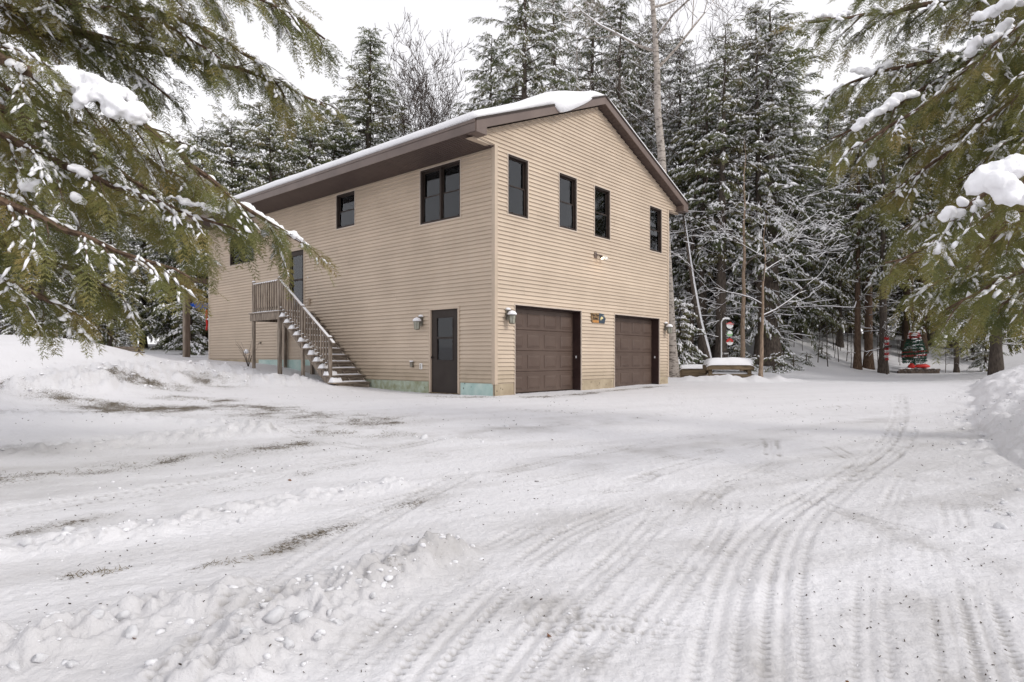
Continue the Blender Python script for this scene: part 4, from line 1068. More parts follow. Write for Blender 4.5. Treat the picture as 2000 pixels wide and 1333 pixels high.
def disc(zc, r, cols, parent, name):
    o = MB().lathe([(r, -.012), (r, .012)], 20); o.v = [(q[0], q[2], zc + q[1]) for q in o.v]; d = o.build(name, cols[0], parent)
    return d
def half(zc, r, lo, hi, m, par, yoff=-.018, name='painted_area'):
    A = np.linspace(lo, hi, 14); pts = [(r * math.cos(a), zc + r * math.sin(a)) for a in A]
    MB().prism(pts, 'y', yoff, -.0125).build(name, m, par)
z1_, z2_, z3_ = [at(0, y_, 28).z - z + .15 for y_ in (636, 652, 668)]
MB().tube([(0, 0, ht - .05), (0, .0, z3_)], .006, 5).build('cord', M['ink'], orn)
d = disc(z1_, .145, (M['white'],), orn, 'top_disc'); half(z1_ + .0, .147, .75, math.pi - .75, M['red'], d); MB().prism([(-.17, z1_ + .05), (.17, z1_ + .035), (.17, z1_ + .07), (-.17, z1_ + .085)], 'y', -.024, -.0185).build('hat_brim', M['red_cloth'], d)
MB().box(-.05, -.03, -.016, -.0125, z1_ - .03, z1_ + .0).build('eye', M['ink'], d); MB().box(.04, .06, -.016, -.0125, z1_ - .03, z1_ + .0).build('eye', M['ink'], d)
d = disc(z2_, .125, (M['light_green'],), orn, 'middle_disc'); half(z2_ + .01, .105, -.3, math.pi + .3, M['white'], d)
d = disc(z3_, .15, (M['red'],), orn, 'bottom_disc'); half(z3_, .152, math.pi + .15, 2 * math.pi - .15, M['white'], d); half(z3_ - .02, .07, .2, math.pi - .2, M['tan_box'], d, -.022, 'face_area')

# holiday tree on its edged bed, tinsel pole, red bag
p = at(1785, 727, 33.0); z = gz(p.x, p.y)
bed = thing('flower_bed', 'raised bed edged with dark bricks under the tinsel tree', 'flower bed', (p.x, p.y, z - .05))
for k in range(14):
    a = k / 13 * 1.96 - .98
    MB().box(a - .068, a + .068, -.42 - .06 * math.cos(a * 1.5), -.28 - .06 * math.cos(a * 1.5), 0, .16 + .02 * (k % 2)).build('brick', M['stone'], bed, bevel=.012)
    MB().box(a - .068 + .07, a + .068 + .06, -.40 - .06 * math.cos(a * 1.5), -.27 - .06 * math.cos(a * 1.5), .17, .25 + .015 * (k % 3)).build('brick', M['stone'], bed, bevel=.012)
mound(-1.0, 1.0, -.40, .5, .22, .10, 4, 16, 8, parent=bed)
zb = z + .26
xt = thing('tinsel_tree', 'artificial holiday tree wrapped in red and green tinsel bands with snow', 'holiday tree', (p.x + .02, p.y, zb))
MB().tube([(0, 0, 0), (0, 0, 1.8)], .04, 8).build('stand', M['green'], xt)
for k in range(3): MB().tube([(0, 0, .3), (.35 * math.cos(k * 2.1 + .4), .35 * math.sin(k * 2.1 + .4), 0)], .02, 5).build('leg', M['green'], xt)
def garland(z0, r0, z1, r1, turns, m, name, tufts, size=.10):
    V = []; T = []
    rr = np.random.default_rng(int(z0 * 100) + 3)
    for i in range(tufts):
        t = i / tufts; a = t * turns * 2 * math.pi; r_ = r0 + (r1 - r0) * t; c = np.array([r_ * math.cos(a), r_ * math.sin(a), z0 + (z1 - z0) * t])
        for _ in range(9):
            d_ = rr.normal(size=3); d_ /= np.linalg.norm(d_); s_ = np.cross(d_, rr.normal(size=3)); s_ /= np.linalg.norm(s_); L = size * rr.uniform(.6, 1.1)
            n = len(V); V += [c + s_ * .012, c - s_ * .012, c + d_ * L]; T.append((n, n + 1, n + 2))
    return link_mesh(name, mesh_np(name, np.array(V), np.array(T), m), None, xt)
garland(.25, .50, .50, .50, 2, M['green'], 'green_tinsel', 120, .13); garland(.50, .55, .92, .50, 2.2, M['red'], 'red_tinsel', 95, .085); garland(.45, .52, .98, .48, 3.2, M['green'], 'green_tinsel', 150, .13)
garland(.70, .50, .80, .50, 1, M['green'], 'green_tinsel', 60, .12)
garland(.95, .46, 1.45, .30, 3.5, M['green'], 'green_tinsel', 190, .13); garland(1.48, .27, 1.82, .19, 3, M['red'], 'red_tinsel', 80, .09); garland(1.4, .25, 1.85, .12, 3, M['green'], 'green_tinsel', 60, .12)
sv = MB(); rr = random.Random(5)
for k in range(75):
    t = rr.random(); a = rr.random() * 6.283; zz = .45 + t * 1.4; r_ = .55 - .34 * t; r_ *= .95
    c = Vector((r_ * math.cos(a), r_ * math.sin(a), zz + .05)); w = rr.uniform(.06, .16)
    tx = Vector((-math.sin(a), math.cos(a), 0))
    sv.tube([c - tx * w, c - tx * w * .4 + Vector((0, 0, .02)), c + tx * w * .4 + Vector((0, 0, .015)), c + tx * w], [.008, .03, .028, .008], 5)
sv.build('snow', M['tree_snow'], xt, True)
rbag = thing('red_bag', 'red cloth bag lying on the snowy bed below the tinsel tree', 'bag', (p.x + .28, p.y - .28, zb - .04))
mb = MB(); nx, ny = 14, 10
for i in range(nx + 1):
    for j in range(ny):
        a = math.pi * i / nx; b = 2 * math.pi * j / ny; bulge = 1 + .12 * math.sin(3 * b + i)
        mb.v.append((-.36 * math.cos(a) * (1.0 if math.cos(a) < 0 else 1.15), .19 * math.sin(a) * math.cos(b) * bulge, .11 + .13 * math.sin(a) * math.sin(b) * bulge * (.6 if math.sin(b) < 0 else 1)))
for i in range(nx):
    for j in range(ny): mb.f.append((i * ny + j, i * ny + (j + 1) % ny, (i + 1) * ny + (j + 1) % ny, (i + 1) * ny + j))
mb.build('sack', M['red_cloth'], rbag, True)
MB().tube([(-.36, 0, .12), (-.46, .02, .16), (-.50, .05, .10)], [.02, .05, .03], 6).build('drawstring_neck', M['red_cloth'], rbag, True)
sb = thing('gift_sack', 'small red sack standing at the foot of the tinsel tree', 'sack', (p.x - .26, p.y - .22, zb - .02))
MB().lathe([(.12, 0), (.16, .06), (.15, .16), (.07, .22), (.09, .26)], 9).build('sack', M['red_cloth'], sb, True)
MB().tube([(-.06, 0, .22), (.06, 0, .22)], .05, 6).build('tie', M['ink'], sb)
p = at(1732, 724, 32.0); z = gz(p.x, p.y)
tp = thing('tinsel_pole', 'red and white tinsel spiralled up a short post with a bow', 'holiday pole', (p.x, p.y, z - .12))
zt = at(1732, 660, 32).z - z + .12
MB().tube([(0, 0, 0), (.01, 0, zt - .1)], .05, 7).build('post', M['bark'], tp)
for k in range(9):
    zz = zt - .06 - k * .125
    V = []; T = []
    for i in range(120):
        a = i * .9; c = np.array([.06 * math.cos(a), .06 * math.sin(a), zz + .05 * math.sin(i * 2.3)]); d_ = rng.normal(size=3); d_ /= np.linalg.norm(d_); s_ = np.cross(d_, rng.normal(size=3)); s_ /= np.linalg.norm(s_)
        V += [c + s_ * .011, c - s_ * .011, c + d_ * rng.uniform(.07, .12)]; T.append((3 * i, 3 * i + 1, 3 * i + 2))
    link_mesh('tinsel_band', mesh_np('tinsel_band', np.array(V), np.array(T), M['red'] if k % 2 == 0 else M['white']), None, tp)
MB().box(-.16, -.02, -.12, -.10, zt - .52, zt - .42).box(.02, .18, -.12, -.10, zt - .5, zt - .38).box(-.03, .03, -.125, -.095, zt - .5, zt - .4).build('bow', M['ink'], tp)

# ------------------------------------------------------------------ trees
def seg_tubes(S, n=5):
    """S: (m,8) p0, p1, r0, r1 -> vertices and triangles of one tapered tube per row"""
    S = np.asarray(S, float); p0, p1, r0, r1 = S[:, :3], S[:, 3:6], S[:, 6], S[:, 7]
    d = p1 - p0; d /= np.linalg.norm(d, axis=1, keepdims=True) + 1e-9
    ref = np.where(np.abs(d[:, 2:3]) > .9, [[1., 0, 0]], [[0., 0, 1.]])
    a = np.cross(d, ref); a /= np.linalg.norm(a, axis=1, keepdims=True) + 1e-9; b = np.cross(d, a)
    t = np.arange(n) * 2 * math.pi / n
    ring = a[:, None] * np.cos(t)[None, :, None] + b[:, None] * np.sin(t)[None, :, None]
    V = np.concatenate([p0[:, None] + ring * r0[:, None, None], p1[:, None] + ring * r1[:, None, None]], 1)
    k = np.arange(n); k2 = (k + 1) % n
    F = np.concatenate([np.stack([k, k + n, k2], -1), np.stack([k2, k + n, k2 + n], -1)])
    T = (np.arange(len(S)) * 2 * n)[:, None, None] + F[None]
    return V.reshape(-1, 3), T.reshape(-1, 3)

def near_spray(seed):
    """hemlock spray of unit length: twigs carrying short needle tufts, as separate slim triangles"""
    r = np.random.default_rng(seed); tri = []
    def leaf(p, d, L, w, zt):
        s = np.array([-d[1], d[0], 0]); q = p + d * L; q = q + np.array([0, 0, zt])
        tri.append([p + s * w, p - s * w, q])
    xs = np.linspace(.06, .97, 8)
    for i, x in enumerate(xs):
        for sg in (1, -1):
            xx = x + r.uniform(-.02, .02); L = (.34 * (1 - .72 * xx) + .03) * r.uniform(.75, 1.15); ang = sg * r.uniform(.7, 1.0)
            d = np.array([math.cos(ang), math.sin(ang), 0]); o = np.array([xx, 0, -.18 * xx * xx])
            tri.append([o + np.array([-.008, 0, .004]), o + np.array([.010, 0, -.004]), o + d * L + np.array([0, 0, -.12 * L])])
            m = max(2, int(L / .062))
            for k in range(m):
                t = (k + .5) / m; p = o + d * L * t + np.array([0, 0, -.12 * L * t * t])
                for s2 in (1, -1):
                    a2 = ang + s2 * r.uniform(.22, .62); d2 = np.array([math.cos(a2), math.sin(a2), 0])
                    leaf(p, d2, r.uniform(.11, .17), .012, r.uniform(-.03, .01))
    tri.append([np.array([0, .006, 0]), np.array([0, -.006, 0]), np.array([1, 0, -.18])])
    return np.array(tri)
def far_spray(seed):
    r = np.random.default_rng(seed); tri = []
    for i, x in enumerate(np.linspace(.05, .85, 5)):
        for sg in (1, -1):
            L = (.46 * (1 - .6 * x)) * r.uniform(.7, 1.25); ang = sg * r.uniform(.5, 1.0); d = np.array([math.cos(ang), math.sin(ang), 0]); s = np.array([-d[1], d[0], 0]); w = r.uniform(.035, .06)
            o = np.array([x, 0, -.15 * x * x]); q = o + d * L + np.array([0, 0, -.3 * L]); m = o + d * L * .5 + np.array([0, 0, -.06 * L])
            if r.random() < .6: tri.append([o, m + s * w, q]); tri.append([o, q, m - s * w])
            else: tri.append([o + s * w * .7, o - s * w * .7, q])
    tri.append([np.array([.45, .04, -.04]), np.array([.45, -.04, -.04]), np.array([1.05, 0, -.22])])
    return np.array(tri)
NEAR = [near_spray(i) for i in range(3)]; FAR = [far_spray(20 + i) for i in range(4)]

def place(templates, P, D, Nrm, S):
    """triangle soups of all templates placed at P along D with up-normal Nrm and size S"""
    D = D / (np.linalg.norm(D, axis=1, keepdims=True) + 1e-9); Yv = np.cross(Nrm, D); Yv /= np.linalg.norm(Yv, axis=1, keepdims=True) + 1e-9; Zv = np.cross(D, Yv)
    out = []
    pick = rng.integers(0, len(templates), len(P))
    for k, t in enumerate(templates):
        m = pick == k
        if not m.any(): continue
        v = t.reshape(-1, 3)
        w = P[m][:, None] + S[m][:, None, None] * (v[None, :, 0:1] * D[m][:, None] + v[None, :, 1:2] * Yv[m][:, None] + v[None, :, 2:3] * Zv[m][:, None])
        out.append(w.reshape(-1, 3))
    V = np.concatenate(out); return V, np.arange(len(V)).reshape(-1, 3)

def pads(P, D, Nrm, L, W, Hh, n=7, closed=False):
    """snow dabs: lens shaped lumps"""
    D = D / (np.linalg.norm(D, axis=1, keepdims=True) + 1e-9); Yv = np.cross(Nrm, D); Yv /= np.linalg.norm(Yv, axis=1, keepdims=True) + 1e-9; Zv = np.cross(D, Yv)
    m = len(P); t = np.arange(n) * 2 * math.pi / n
    jit = rng.uniform(.6, 1.25, (m, n))
    rx = np.cos(t)[None] * jit * L[:, None] / 2; ry = np.sin(t)[None] * jit * W[:, None] / 2
    ring = P[:, None] + rx[..., None] * D[:, None] + ry[..., None] * Yv[:, None] - (.15 * Hh)[:, None, None] * Zv[:, None]
    mid = P[:, None] + .62 * rx[..., None] * D[:, None] + .62 * ry[..., None] * Yv[:, None] + (Hh[:, None] * rng.uniform(.6, 1.0, (m, n)))[..., None] * Zv[:, None]
    top = (P + Hh[:, None] * 1.1 * Zv)[:, None]; bot = (P - (.35 * Hh)[:, None] * Zv)[:, None]
    V = np.concatenate([ring, mid, top, bot], 1); k = np.arange(n); k2 = (k + 1) % n
    F = [np.stack([k, k2, k + n], -1), np.stack([k2, k2 + n, k + n], -1), np.stack([k + n, k2 + n, np.full(n, 2 * n)], -1), np.stack([k2, k, np.full(n, 2 * n + 1)], -1)]
    F = np.concatenate(F); T = (np.arange(m) * (2 * n + 2))[:, None, None] + F[None]
    return V.reshape(-1, 3), T.reshape(-1, 3)

def dabs(P, D, Nrm, L, W, Hh, n=5):
    """small far snow dabs: faceted lenses"""
    D = D / (np.linalg.norm(D, axis=1, keepdims=True) + 1e-9); Yv = np.cross(Nrm, D); Yv /= np.linalg.norm(Yv, axis=1, keepdims=True) + 1e-9; Zv = np.cross(D, Yv)
    m = len(P); t = np.arange(n) * 2 * math.pi / n; jit = rng.uniform(.55, 1.3, (m, n))
    ring = P[:, None] + (np.cos(t)[None] * jit * L[:, None] / 2)[..., None] * D[:, None] + (np.sin(t)[None] * jit * W[:, None] / 2)[..., None] * Yv[:, None]
    V = np.concatenate([ring, (P + Hh[:, None] * UP)[:, None], (P - (.45 * Hh)[:, None] * UP)[:, None]], 1); k = np.arange(n); k2 = (k + 1) % n
    F = np.concatenate([np.stack([k, k2, np.full(n, n)], -1), np.stack([k2, k, np.full(n, n + 1)], -1)]); T = (np.arange(m) * (n + 2))[:, None, None] + F[None]
    return V.reshape(-1, 3), T.reshape(-1, 3)

UP = np.array([0, 0, 1.0])
def conifer(name, seed, Ht, Rmax, base, snow, dens=1.0, droop=.25, fol='far_fol', bark='bark', power=.8, dead=0, low_snow=1.0):
    """a hemlock or spruce: trunk, dead lower branches, foliage made of many flat drooping sprays, snow dabs"""
    r = np.random.default_rng(seed); root = bpy.data.objects.new(name, None); COL.objects.link(root)
    bend = r.uniform(-.02, .02, 2)
    def axis(z): return np.array([bend[0] * z * z / Ht, bend[1] * z * z / Ht, z])
    zs = np.linspace(0, Ht * .985, 16); r0 = Ht * .0135 + .05
    seg = [np.r_[axis(a), axis(b), r0 * (1 - a / Ht) ** .9 + .012 + (.08 * r0 / .2 if a == 0 else 0), r0 * (1 - b / Ht) ** .9 + .012] for a, b in zip(zs[:-1], zs[1:])]
    V, T = seg_tubes(seg, 9); link_mesh('trunk', mesh_np('trunk', V, T, M[bark], True), None, root)
    bs = []; P = []; D = []; N = []; S = []; sw = []; SP = []; SDr = []; SN = []; SL_ = []
    z = base * Ht
    while z < Ht * .985:
        f = (z - base * Ht) / (Ht * (1 - base)); prof = (1 - f) ** power * min(1, .55 + f * 3.0)
        nb = max(2, int(round(r.uniform(3.2, 5.2) * dens)))
        a0 = r.uniform(0, 6.283)
        for k in range(nb):
            az = a0 + k * 6.283 / nb + r.uniform(-.45, .45); L = Rmax * prof * r.uniform(.35, 1.22) + .25
            el = .45 * f - .12 + r.uniform(-.3, .3)
            out = np.array([math.cos(az), math.sin(az), 0]); p = axis(min(z + r.uniform(-.3, .3), Ht * .985)); pts = [p]
            m = max(3, int(L / .30)); e = el
            for i in range(m):
                e -= droop * (1.4 / m) * (1 - .5 * f)
                out2 = out + .12 * r.normal(size=3) * np.array([1, 1, .2]); pts.append(pts[-1] + (out2 * math.cos(e) + UP * math.sin(e)) * (L / m))
            pts = np.array(pts); rad = np.linspace(.012 + .010 * L, .005, m + 1)
            for i in range(m): bs.append(np.r_[pts[i], pts[i + 1], rad[i], rad[i + 1]])
            t0 = .12 if L < 1.2 else .22
            ns_ = int(L * (1 - t0) / .085) + 2
            for i in range(ns_):
                t = t0 + (1 - t0) * (i + r.uniform(0, 1)) / ns_; q = t * m; qi = min(int(q), m - 1); c = pts[qi] + (pts[qi + 1] - pts[qi]) * (q - qi)
                bd = pts[qi + 1] - pts[qi]; bd /= np.linalg.norm(bd); side = np.cross(UP, bd); sg = 1 if i % 2 else -1
                d = bd * r.uniform(.45, 1.0) + side * sg * r.uniform(.35, .95) * (1 - .5 * t) + UP * r.uniform(-.75, -.02)
                s = r.uniform(.32, .62) * (1 - .25 * f)
                nrm = UP + .35 * r.normal(size=3)
                P.append(c); D.append(d); N.append(nrm); S.append(s)
                for _ in range(3):
                    if r.random() < snow * (low_snow + (1 - low_snow) * f):
                        dn = d / np.linalg.norm(d); sd_ = np.cross(UP, dn); SP.append(c + dn * s * r.uniform(.1, .8) + sd_ * s * r.uniform(-.22, .22) + UP * .03); SDr.append(d + .6 * sd_ * r.uniform(-1, 1)); SN.append(UP + .25 * r.normal(size=3)); SL_.append(s * r.uniform(.2, .62))
            if r.random() < snow * 1.1 and L > .8:
                for i in range(1, m):
                    if r.random() < .75: SP.append((pts[i] + pts[i + 1]) / 2 + UP * .04); SDr.append(pts[i + 1] - pts[i]); SN.append(UP); SL_.append(L / m * r.uniform(.6, 1.1))
        z += r.uniform(.22, .42) * (1 + .4 * (1 - f))
    ds = []; dsn = []
    for i in range(dead):
        zz = r.uniform(.06, base + .14) * Ht; az = r.uniform(0, 6.283); L = r.uniform(.8, 2.6); p = axis(zz); d = np.array([math.cos(az), math.sin(az), r.uniform(-.25, .3)])
        for j in range(4):
            q = p + d * L / 4; ds.append(np.r_[p, q, .022 - .004 * j, .018 - .004 * j])
            if r.random() < .8: dsn.append(np.r_[p + UP * .022, q + UP * .018, .022, .018])
            for _ in range(2):
                e2 = d + r.normal(size=3) * .6; q2 = p + e2 / np.linalg.norm(e2) * r.uniform(.2, .6); ds.append(np.r_[p, q2, .008, .003])
                if r.random() < .6: dsn.append(np.r_[p + UP * .012, q2 + UP * .01, .014, .008])
            p = q; d = d + r.normal(size=3) * .15
    V1, T1 = seg_tubes(bs + ds, 4); link_mesh('branches', mesh_np('branches', V1, T1, M[bark]), None, root)
    V, T = place(FAR, np.array(P), np.array(D), np.array(N), np.array(S)); crown = link_mesh('crown', mesh_np('crown', V, T, M[fol]), None, root)
    if len(SP):
        l = np.array(SL_); V, T = dabs(np.array(SP), np.array(SDr), np.array(SN), l, l * r.uniform(.26, .62, len(l)), .026 + l * .25)
        if dsn:
            V2, T2 = seg_tubes(dsn, 4); T = np.r_[T, T2 + len(V)]; V = np.r_[V, V2]
        link_mesh('snow', mesh_np('snow', V, T, M['tree_snow'], True), None, root)
    return root

def bare_tree(name, seed, Ht, r0, bark, spread=.45, levels=4, lean=(0, 0), fork=.3, snow=.4, upright=.5, nlimb=9, wig=.010, rmin=.0035):
    r = np.random.default_rng(seed); root = bpy.data.objects.new(name, None); COL.objects.link(root)
    trunk = []; limb = []; sn = []
    n = 14; pts = [np.array([0, 0, 0.])]
    for i in range(n):
        t = (i + 1) / n; pts.append(np.array([lean[0] * Ht * t + wig * Ht * r.normal() * t, lean[1] * Ht * t + wig * Ht * r.normal() * t, Ht * t]))
    rad = [r0 * (1 - .93 * i / n) for i in range(n + 1)]; rad[0] *= 1.25
    for i in range(n): trunk.append(np.r_[pts[i], pts[i + 1], rad[i], rad[i + 1]])
    def grow(p, d, L, rr, lv):
        m = 5 if lv < 2 else 3; d = d / np.linalg.norm(d)
        for i in range(m):
            d2 = d + r.normal(size=3) * .16 + UP * (.10 * upright); d2 /= np.linalg.norm(d2); q = p + d2 * L / m; ra = max(rr * (1 - .8 * i / m), rmin * .6); rb = max(rr * (1 - .8 * (i + 1) / m), rmin * .6)
            limb.append(np.r_[p, q, ra, rb])
            if r.random() < snow and abs(d2[2]) < .8: sn.append(np.r_[p + UP * ra * .8, q + UP * rb * .8, ra * .95 + .004, rb * .95 + .003])
            if lv < levels and i > 0:
                for _ in range(2 if lv > 0 else 1):
                    if r.random() < .85:
                        side = r.normal(size=3); side -= d2 * side.dot(d2); side /= np.linalg.norm(side)
                        grow(q, d2 * r.uniform(.6, 1.1) + side * r.uniform(.5, .95), L * r.uniform(.4, .62), max(rb * .62, rmin), lv + 1)
            p = q; d = d2
    for k in range(nlimb):
        t = fork + (1 - fork) * (k + r.uniform(0, .9)) / nlimb; i = min(int(t * n), n - 1); p = pts[i] + (pts[i + 1] - pts[i]) * (t * n - i)
        az = k * 2.4 + r.uniform(-.5, .5); d = np.array([math.cos(az), math.sin(az), upright + r.uniform(-.2, .3)])
        grow(p, d, spread * Ht * (1 - .62 * t) * r.uniform(.7, 1.1), rad[i] * .48, 1)
    V, T = seg_tubes(trunk, 9); link_mesh('trunk', mesh_np('trunk', V, T, M[bark], True), None, root)
    V, T = seg_tubes(limb, 4); link_mesh('crown', mesh_np('crown', V, T, M['twig' if bark != 'birch' else 'birch'] if r0 < .08 or bark == 'birch' else M['twig']), None, root)
    if sn: V, T = seg_tubes(sn, 4); link_mesh('snow', mesh_np('snow', V, T, M['tree_snow']), None, root)
    return root

PROTO = {
    'spruce': conifer('spruce_tree', 1, 20.0, 4.6, .06, .24, 1.5, .20, power=1.0, low_snow=1.3),
    'hemA': conifer('hemlock_tree', 2, 20.0, 4.2, .12, .98, 1.1, .40, dead=30, low_snow=1.2, power=.7),
    'hemB': conifer('hemlock_tree', 3, 20.0, 5.0, .14, .40, 1.2, .50, dead=30, power=.62, low_snow=1.6),
    'hemY': conifer('hemlock_tree', 4, 18.0, 4.3, .14, .42, 1.15, .5, fol='yel_fol', dead=16, power=.6),
    'hemR': conifer('hemlock_tree', 7, 13.0, 4.0, .08, .32, 1.5, .30, power=.42, low_snow=1.2),
    'hemS': conifer('young_hemlock', 5, 5.0, 1.9, .05, .85, 1.3, .45, power=.75),
    'baby': conifer('hemlock_seedling', 6, 1.5, .75, .06, .75, 1.0, .4, power=.7),
}
USED = set()
def plant(kind, px, d, top_py=None, Ht=None, sxy=1.0, rot=None, label='', cat='tree', group=None, base_py=None, name=None):
    x = (px - 1000) / F_PX * d; y = d; z = gz(x, y) if d < 45 else float(base_z([x], [y])[0])
    if top_py is not None: Ht = EYE + (HOR - top_py) / F_PX * d - z
    src = PROTO[kind]
    o = src if kind not in USED else copy_tree(src)
    USED.add(kind)
    H0 = {'spruce': 20, 'hemA': 20, 'hemB': 20, 'hemY': 18, 'hemR': 13, 'hemS': 5, 'baby': 1.5}[kind]
    s = Ht / H0; o.location = (x, y, z - .15 * min(1, s)); o.scale = (s * sxy, s * sxy, s); o.rotation_euler = (0, 0, rs.uniform(0, 6.28) if rot is None else rot)
    return tag(o, label, cat, group)

G1 = 'trees in the wood behind the house'; G2 = 'trees in the wood beyond the drive'; G3 = 'trees behind the left snow bank'
plant('spruce', 716, 42, 42, sxy=1.3, label='pointed dark spruce rising behind the roof beside bare saplings')
plant('hemB', 1022, 36, -110, sxy=.95, label='very tall dark hemlock behind the middle of the roof')
plant('hemB', 1150, 40, -70, sxy=.85, label='tall brownish hemlock behind the roof ridge')
plant('hemB', 955, 41, 60, sxy=.9, label='drooping hemlock leaning left of the very tall dark hemlock behind the roof')
plant('hemB', 1090, 44, -40, sxy=.8, label='hemlock showing between the two tallest trees behind the ridge')
plant('hemB', 1205, 37, -30, sxy=.75, label='brownish drooping hemlock just left of the pale birch above the roof')
plant('hemA', 1255, 41, 40, sxy=.8, label='snowy hemlock directly behind the pale birch trunk above the roof')
for px, d, tp, sx in ((400, 36, 250, .95), (455, 37, 225, .95), (530, 38, 235, .95), (600, 40, 220, .9), (655, 43, 215, .9), (630, 46, 180, .8), (560, 46, 200, .9), (500, 44, 190, .9), (770, 48, 310, .9), (860, 47, 300, .9), (930, 45, 190, .7)):
    plant('hemR', px, d, tp, sxy=sx, label='bushy hemlock ' + ('above the far end of the long eave' if px < 500 else 'above the long roof slope left of the pointed spruce' if px < 700 else 'low between the bare maples above the roof' if px < 900 else 'tucked against the very tall dark hemlock'), group=G1)
plant('hemA', 1483, 32.5, -12, sxy=.78, label='tall slim hemlock with bare upper trunk right of the birch')
for px, d, tp, sx, k in ((1330, 37, 60, .95, 'hemA'), (1385, 40, 110, .95, 'hemA'), (1270, 44, 20, .8, 'hemB'), (1220, 46, 60, .8, 'hemB'), (1425, 36, 200, 1.0, 'hemA'), (1540, 38, 150, 1.0, 'hemA'), (1345, 41, 330, .8, 'hemR'), (1400, 34, 300, 1.1, 'hemA'),
                     (1560, 37, 260, .75, 'hemR'), (1615, 40, 210, 1.0, 'hemA'), (1660, 43, 190, 1.0, 'hemB'), (1700, 46, 150, .9, 'hemA'), (1760, 44, 90, .9, 'hemB'), (1820, 47, 60, .9, 'hemA'), (1900, 43, 20, .9, 'hemB'), (1990, 42, 0, .9, 'hemA'), (2080, 40, 0, .9, 'hemB'),
                     (1300, 52, 280, 1, 'hemA'), (1360, 54, 310, 1.0, 'hemB'), (1450, 50, 330, .8, 'hemR'), (1520, 52, 370, .8, 'hemR'), (1590, 53, 390, .8, 'hemR'), (1640, 55, 380, 1, 'hemB'), (1720, 54, 360, 1.0, 'hemA'), (1790, 53, 330, 1.0, 'hemB'), (1860, 55, 300, 1, 'hemA'), (1950, 53, 280, 1, 'hemB'), (2040, 56, 280, 1, 'hemA'), (2180, 46, 60, 1, 'hemB'), (2260, 38, 40, 1, 'hemA')):
    where = 'above the right roof slope beside the birch' if px < 1310 else 'between the birch and the young maple' if px < 1430 else 'behind the slim tall hemlock' if px < 1600 else 'above the thin saplings' if px < 1745 else 'behind the tinsel tree' if px < 1905 else 'past the bend of the drive'
    row = 'front row of the wood' if d < 41 else 'middle row of the wood' if d < 49 else 'back row of the wood'
    look = {'hemA': 'snow dusted hemlock', 'hemB': 'dark drooping hemlock', 'hemR': 'bushy round topped hemlock'}[k]
    plant(k, px, d, tp, sxy=sx, label=f'{look} {where}, {row}', group=G2)
L3 = 'yellow green hemlock at the edge of the wood near the tinsel tree'
for px, d, tp, sx in ((1640, 37, 330, 1.05), (1770, 37.5, 250, 1.1), (1860, 38, 230, 1.05)):
    plant('hemY', px, d, tp, sxy=sx, label=L3, group='yellow green hemlocks by the tinsel tree')
plant('hemY', 1945, 24.5, -160, sxy=.72, label='big hemlock with stout trunk where the drive bends behind the bank', rot=.6)
plant('hemB', 2090, 27, -200, sxy=1.0, label='large hemlock standing on the right bank beyond the bend')
for px, d, tp, sx, k in ((-160, 33, 260, 1.1, 'hemB'), (-70, 30, 290, 1.1, 'hemA'), (15, 33, 300, .85, 'hemR'), (85, 31, 330, 1.1, 'hemY'), (150, 35, 310, 1.15, 'hemB'), (215, 33, 360, .85, 'hemR'), (280, 37, 320, 1.1, 'hemA'), (340, 36, 340, .9, 'hemR'), (385, 40, 330, 1.1, 'hemB'),
                     (-20, 44, 300, 1, 'hemA'), (60, 46, 280, 1, 'hemB'), (130, 45, 300, 1, 'hemA'), (200, 47, 290, 1, 'hemB'), (260, 46, 310, 1, 'hemA'), (330, 48, 300, 1, 'hemB'), (410, 48, 290, 1, 'hemA'), (-250, 40, 280, 1, 'hemA'), (-330, 30, 250, 1, 'hemB')):
    where = 'farthest from the house' if px < -100 else 'above the yard lamp' if px < 180 else 'behind the timber retaining wall' if px < 300 else 'beside the square porch post'
    look = {'hemA': 'snow dusted hemlock', 'hemB': 'dark drooping hemlock', 'hemY': 'yellow green hemlock', 'hemR': 'bushy hemlock'}[k]
    plant(k, px, d, tp, sxy=sx, label=f"{look} behind the left snow bank, {where}, {'front' if d < 41 else 'back'} row", group=G3)
plant('hemS', 372, 30.5, 560, sxy=1.25, label='young snow loaded hemlock beside the square porch post')
for px, d, tp in ((245, 29.5, 640), (30, 27, 590), (150, 28.5, 600)): plant('hemS', px, d, tp, sxy=1.1, label='small snowy hemlock low behind the left snow bank', group='small hemlocks behind the left bank')
for px, d, Ht, sx in ((1328, 27.5, 3.6, .9), (1348, 29.5, 1.4, 1.0), (1440, 31.5, 1.7, 1.1), (1530, 33.5, 1.9, 1.1), (1900, 36, 3.5, 1.1), (1925, 33, 2.5, 1.1)):
    plant('hemS', px, d, None, Ht, sx, label='small snow covered hemlock ' + ('between the birch foot and the planters' if px < 1350 else 'behind the leaning dead tree and garden hook' if px < 1460 else 'on the bank behind the forked sapling' if px < 1700 else 'beside the stout trunk at the bend of the drive'), group='small hemlocks on the bank')
L6 = 'tiny hemlock seedling poking from the snow bank'
for px, d, Ht in ((1512, 30, .9), (1530, 30.8, 1.1), (1550, 31.5, .8), (1470, 30.5, .9), (1575, 33, .7), (1605, 34.5, .8), (1365, 28.5, .9), (1340, 27.2, .8), (1350, 28, 1.2)):
    plant('baby', px, d, None, Ht, 1.15, label=L6, group='seedlings on the bank')

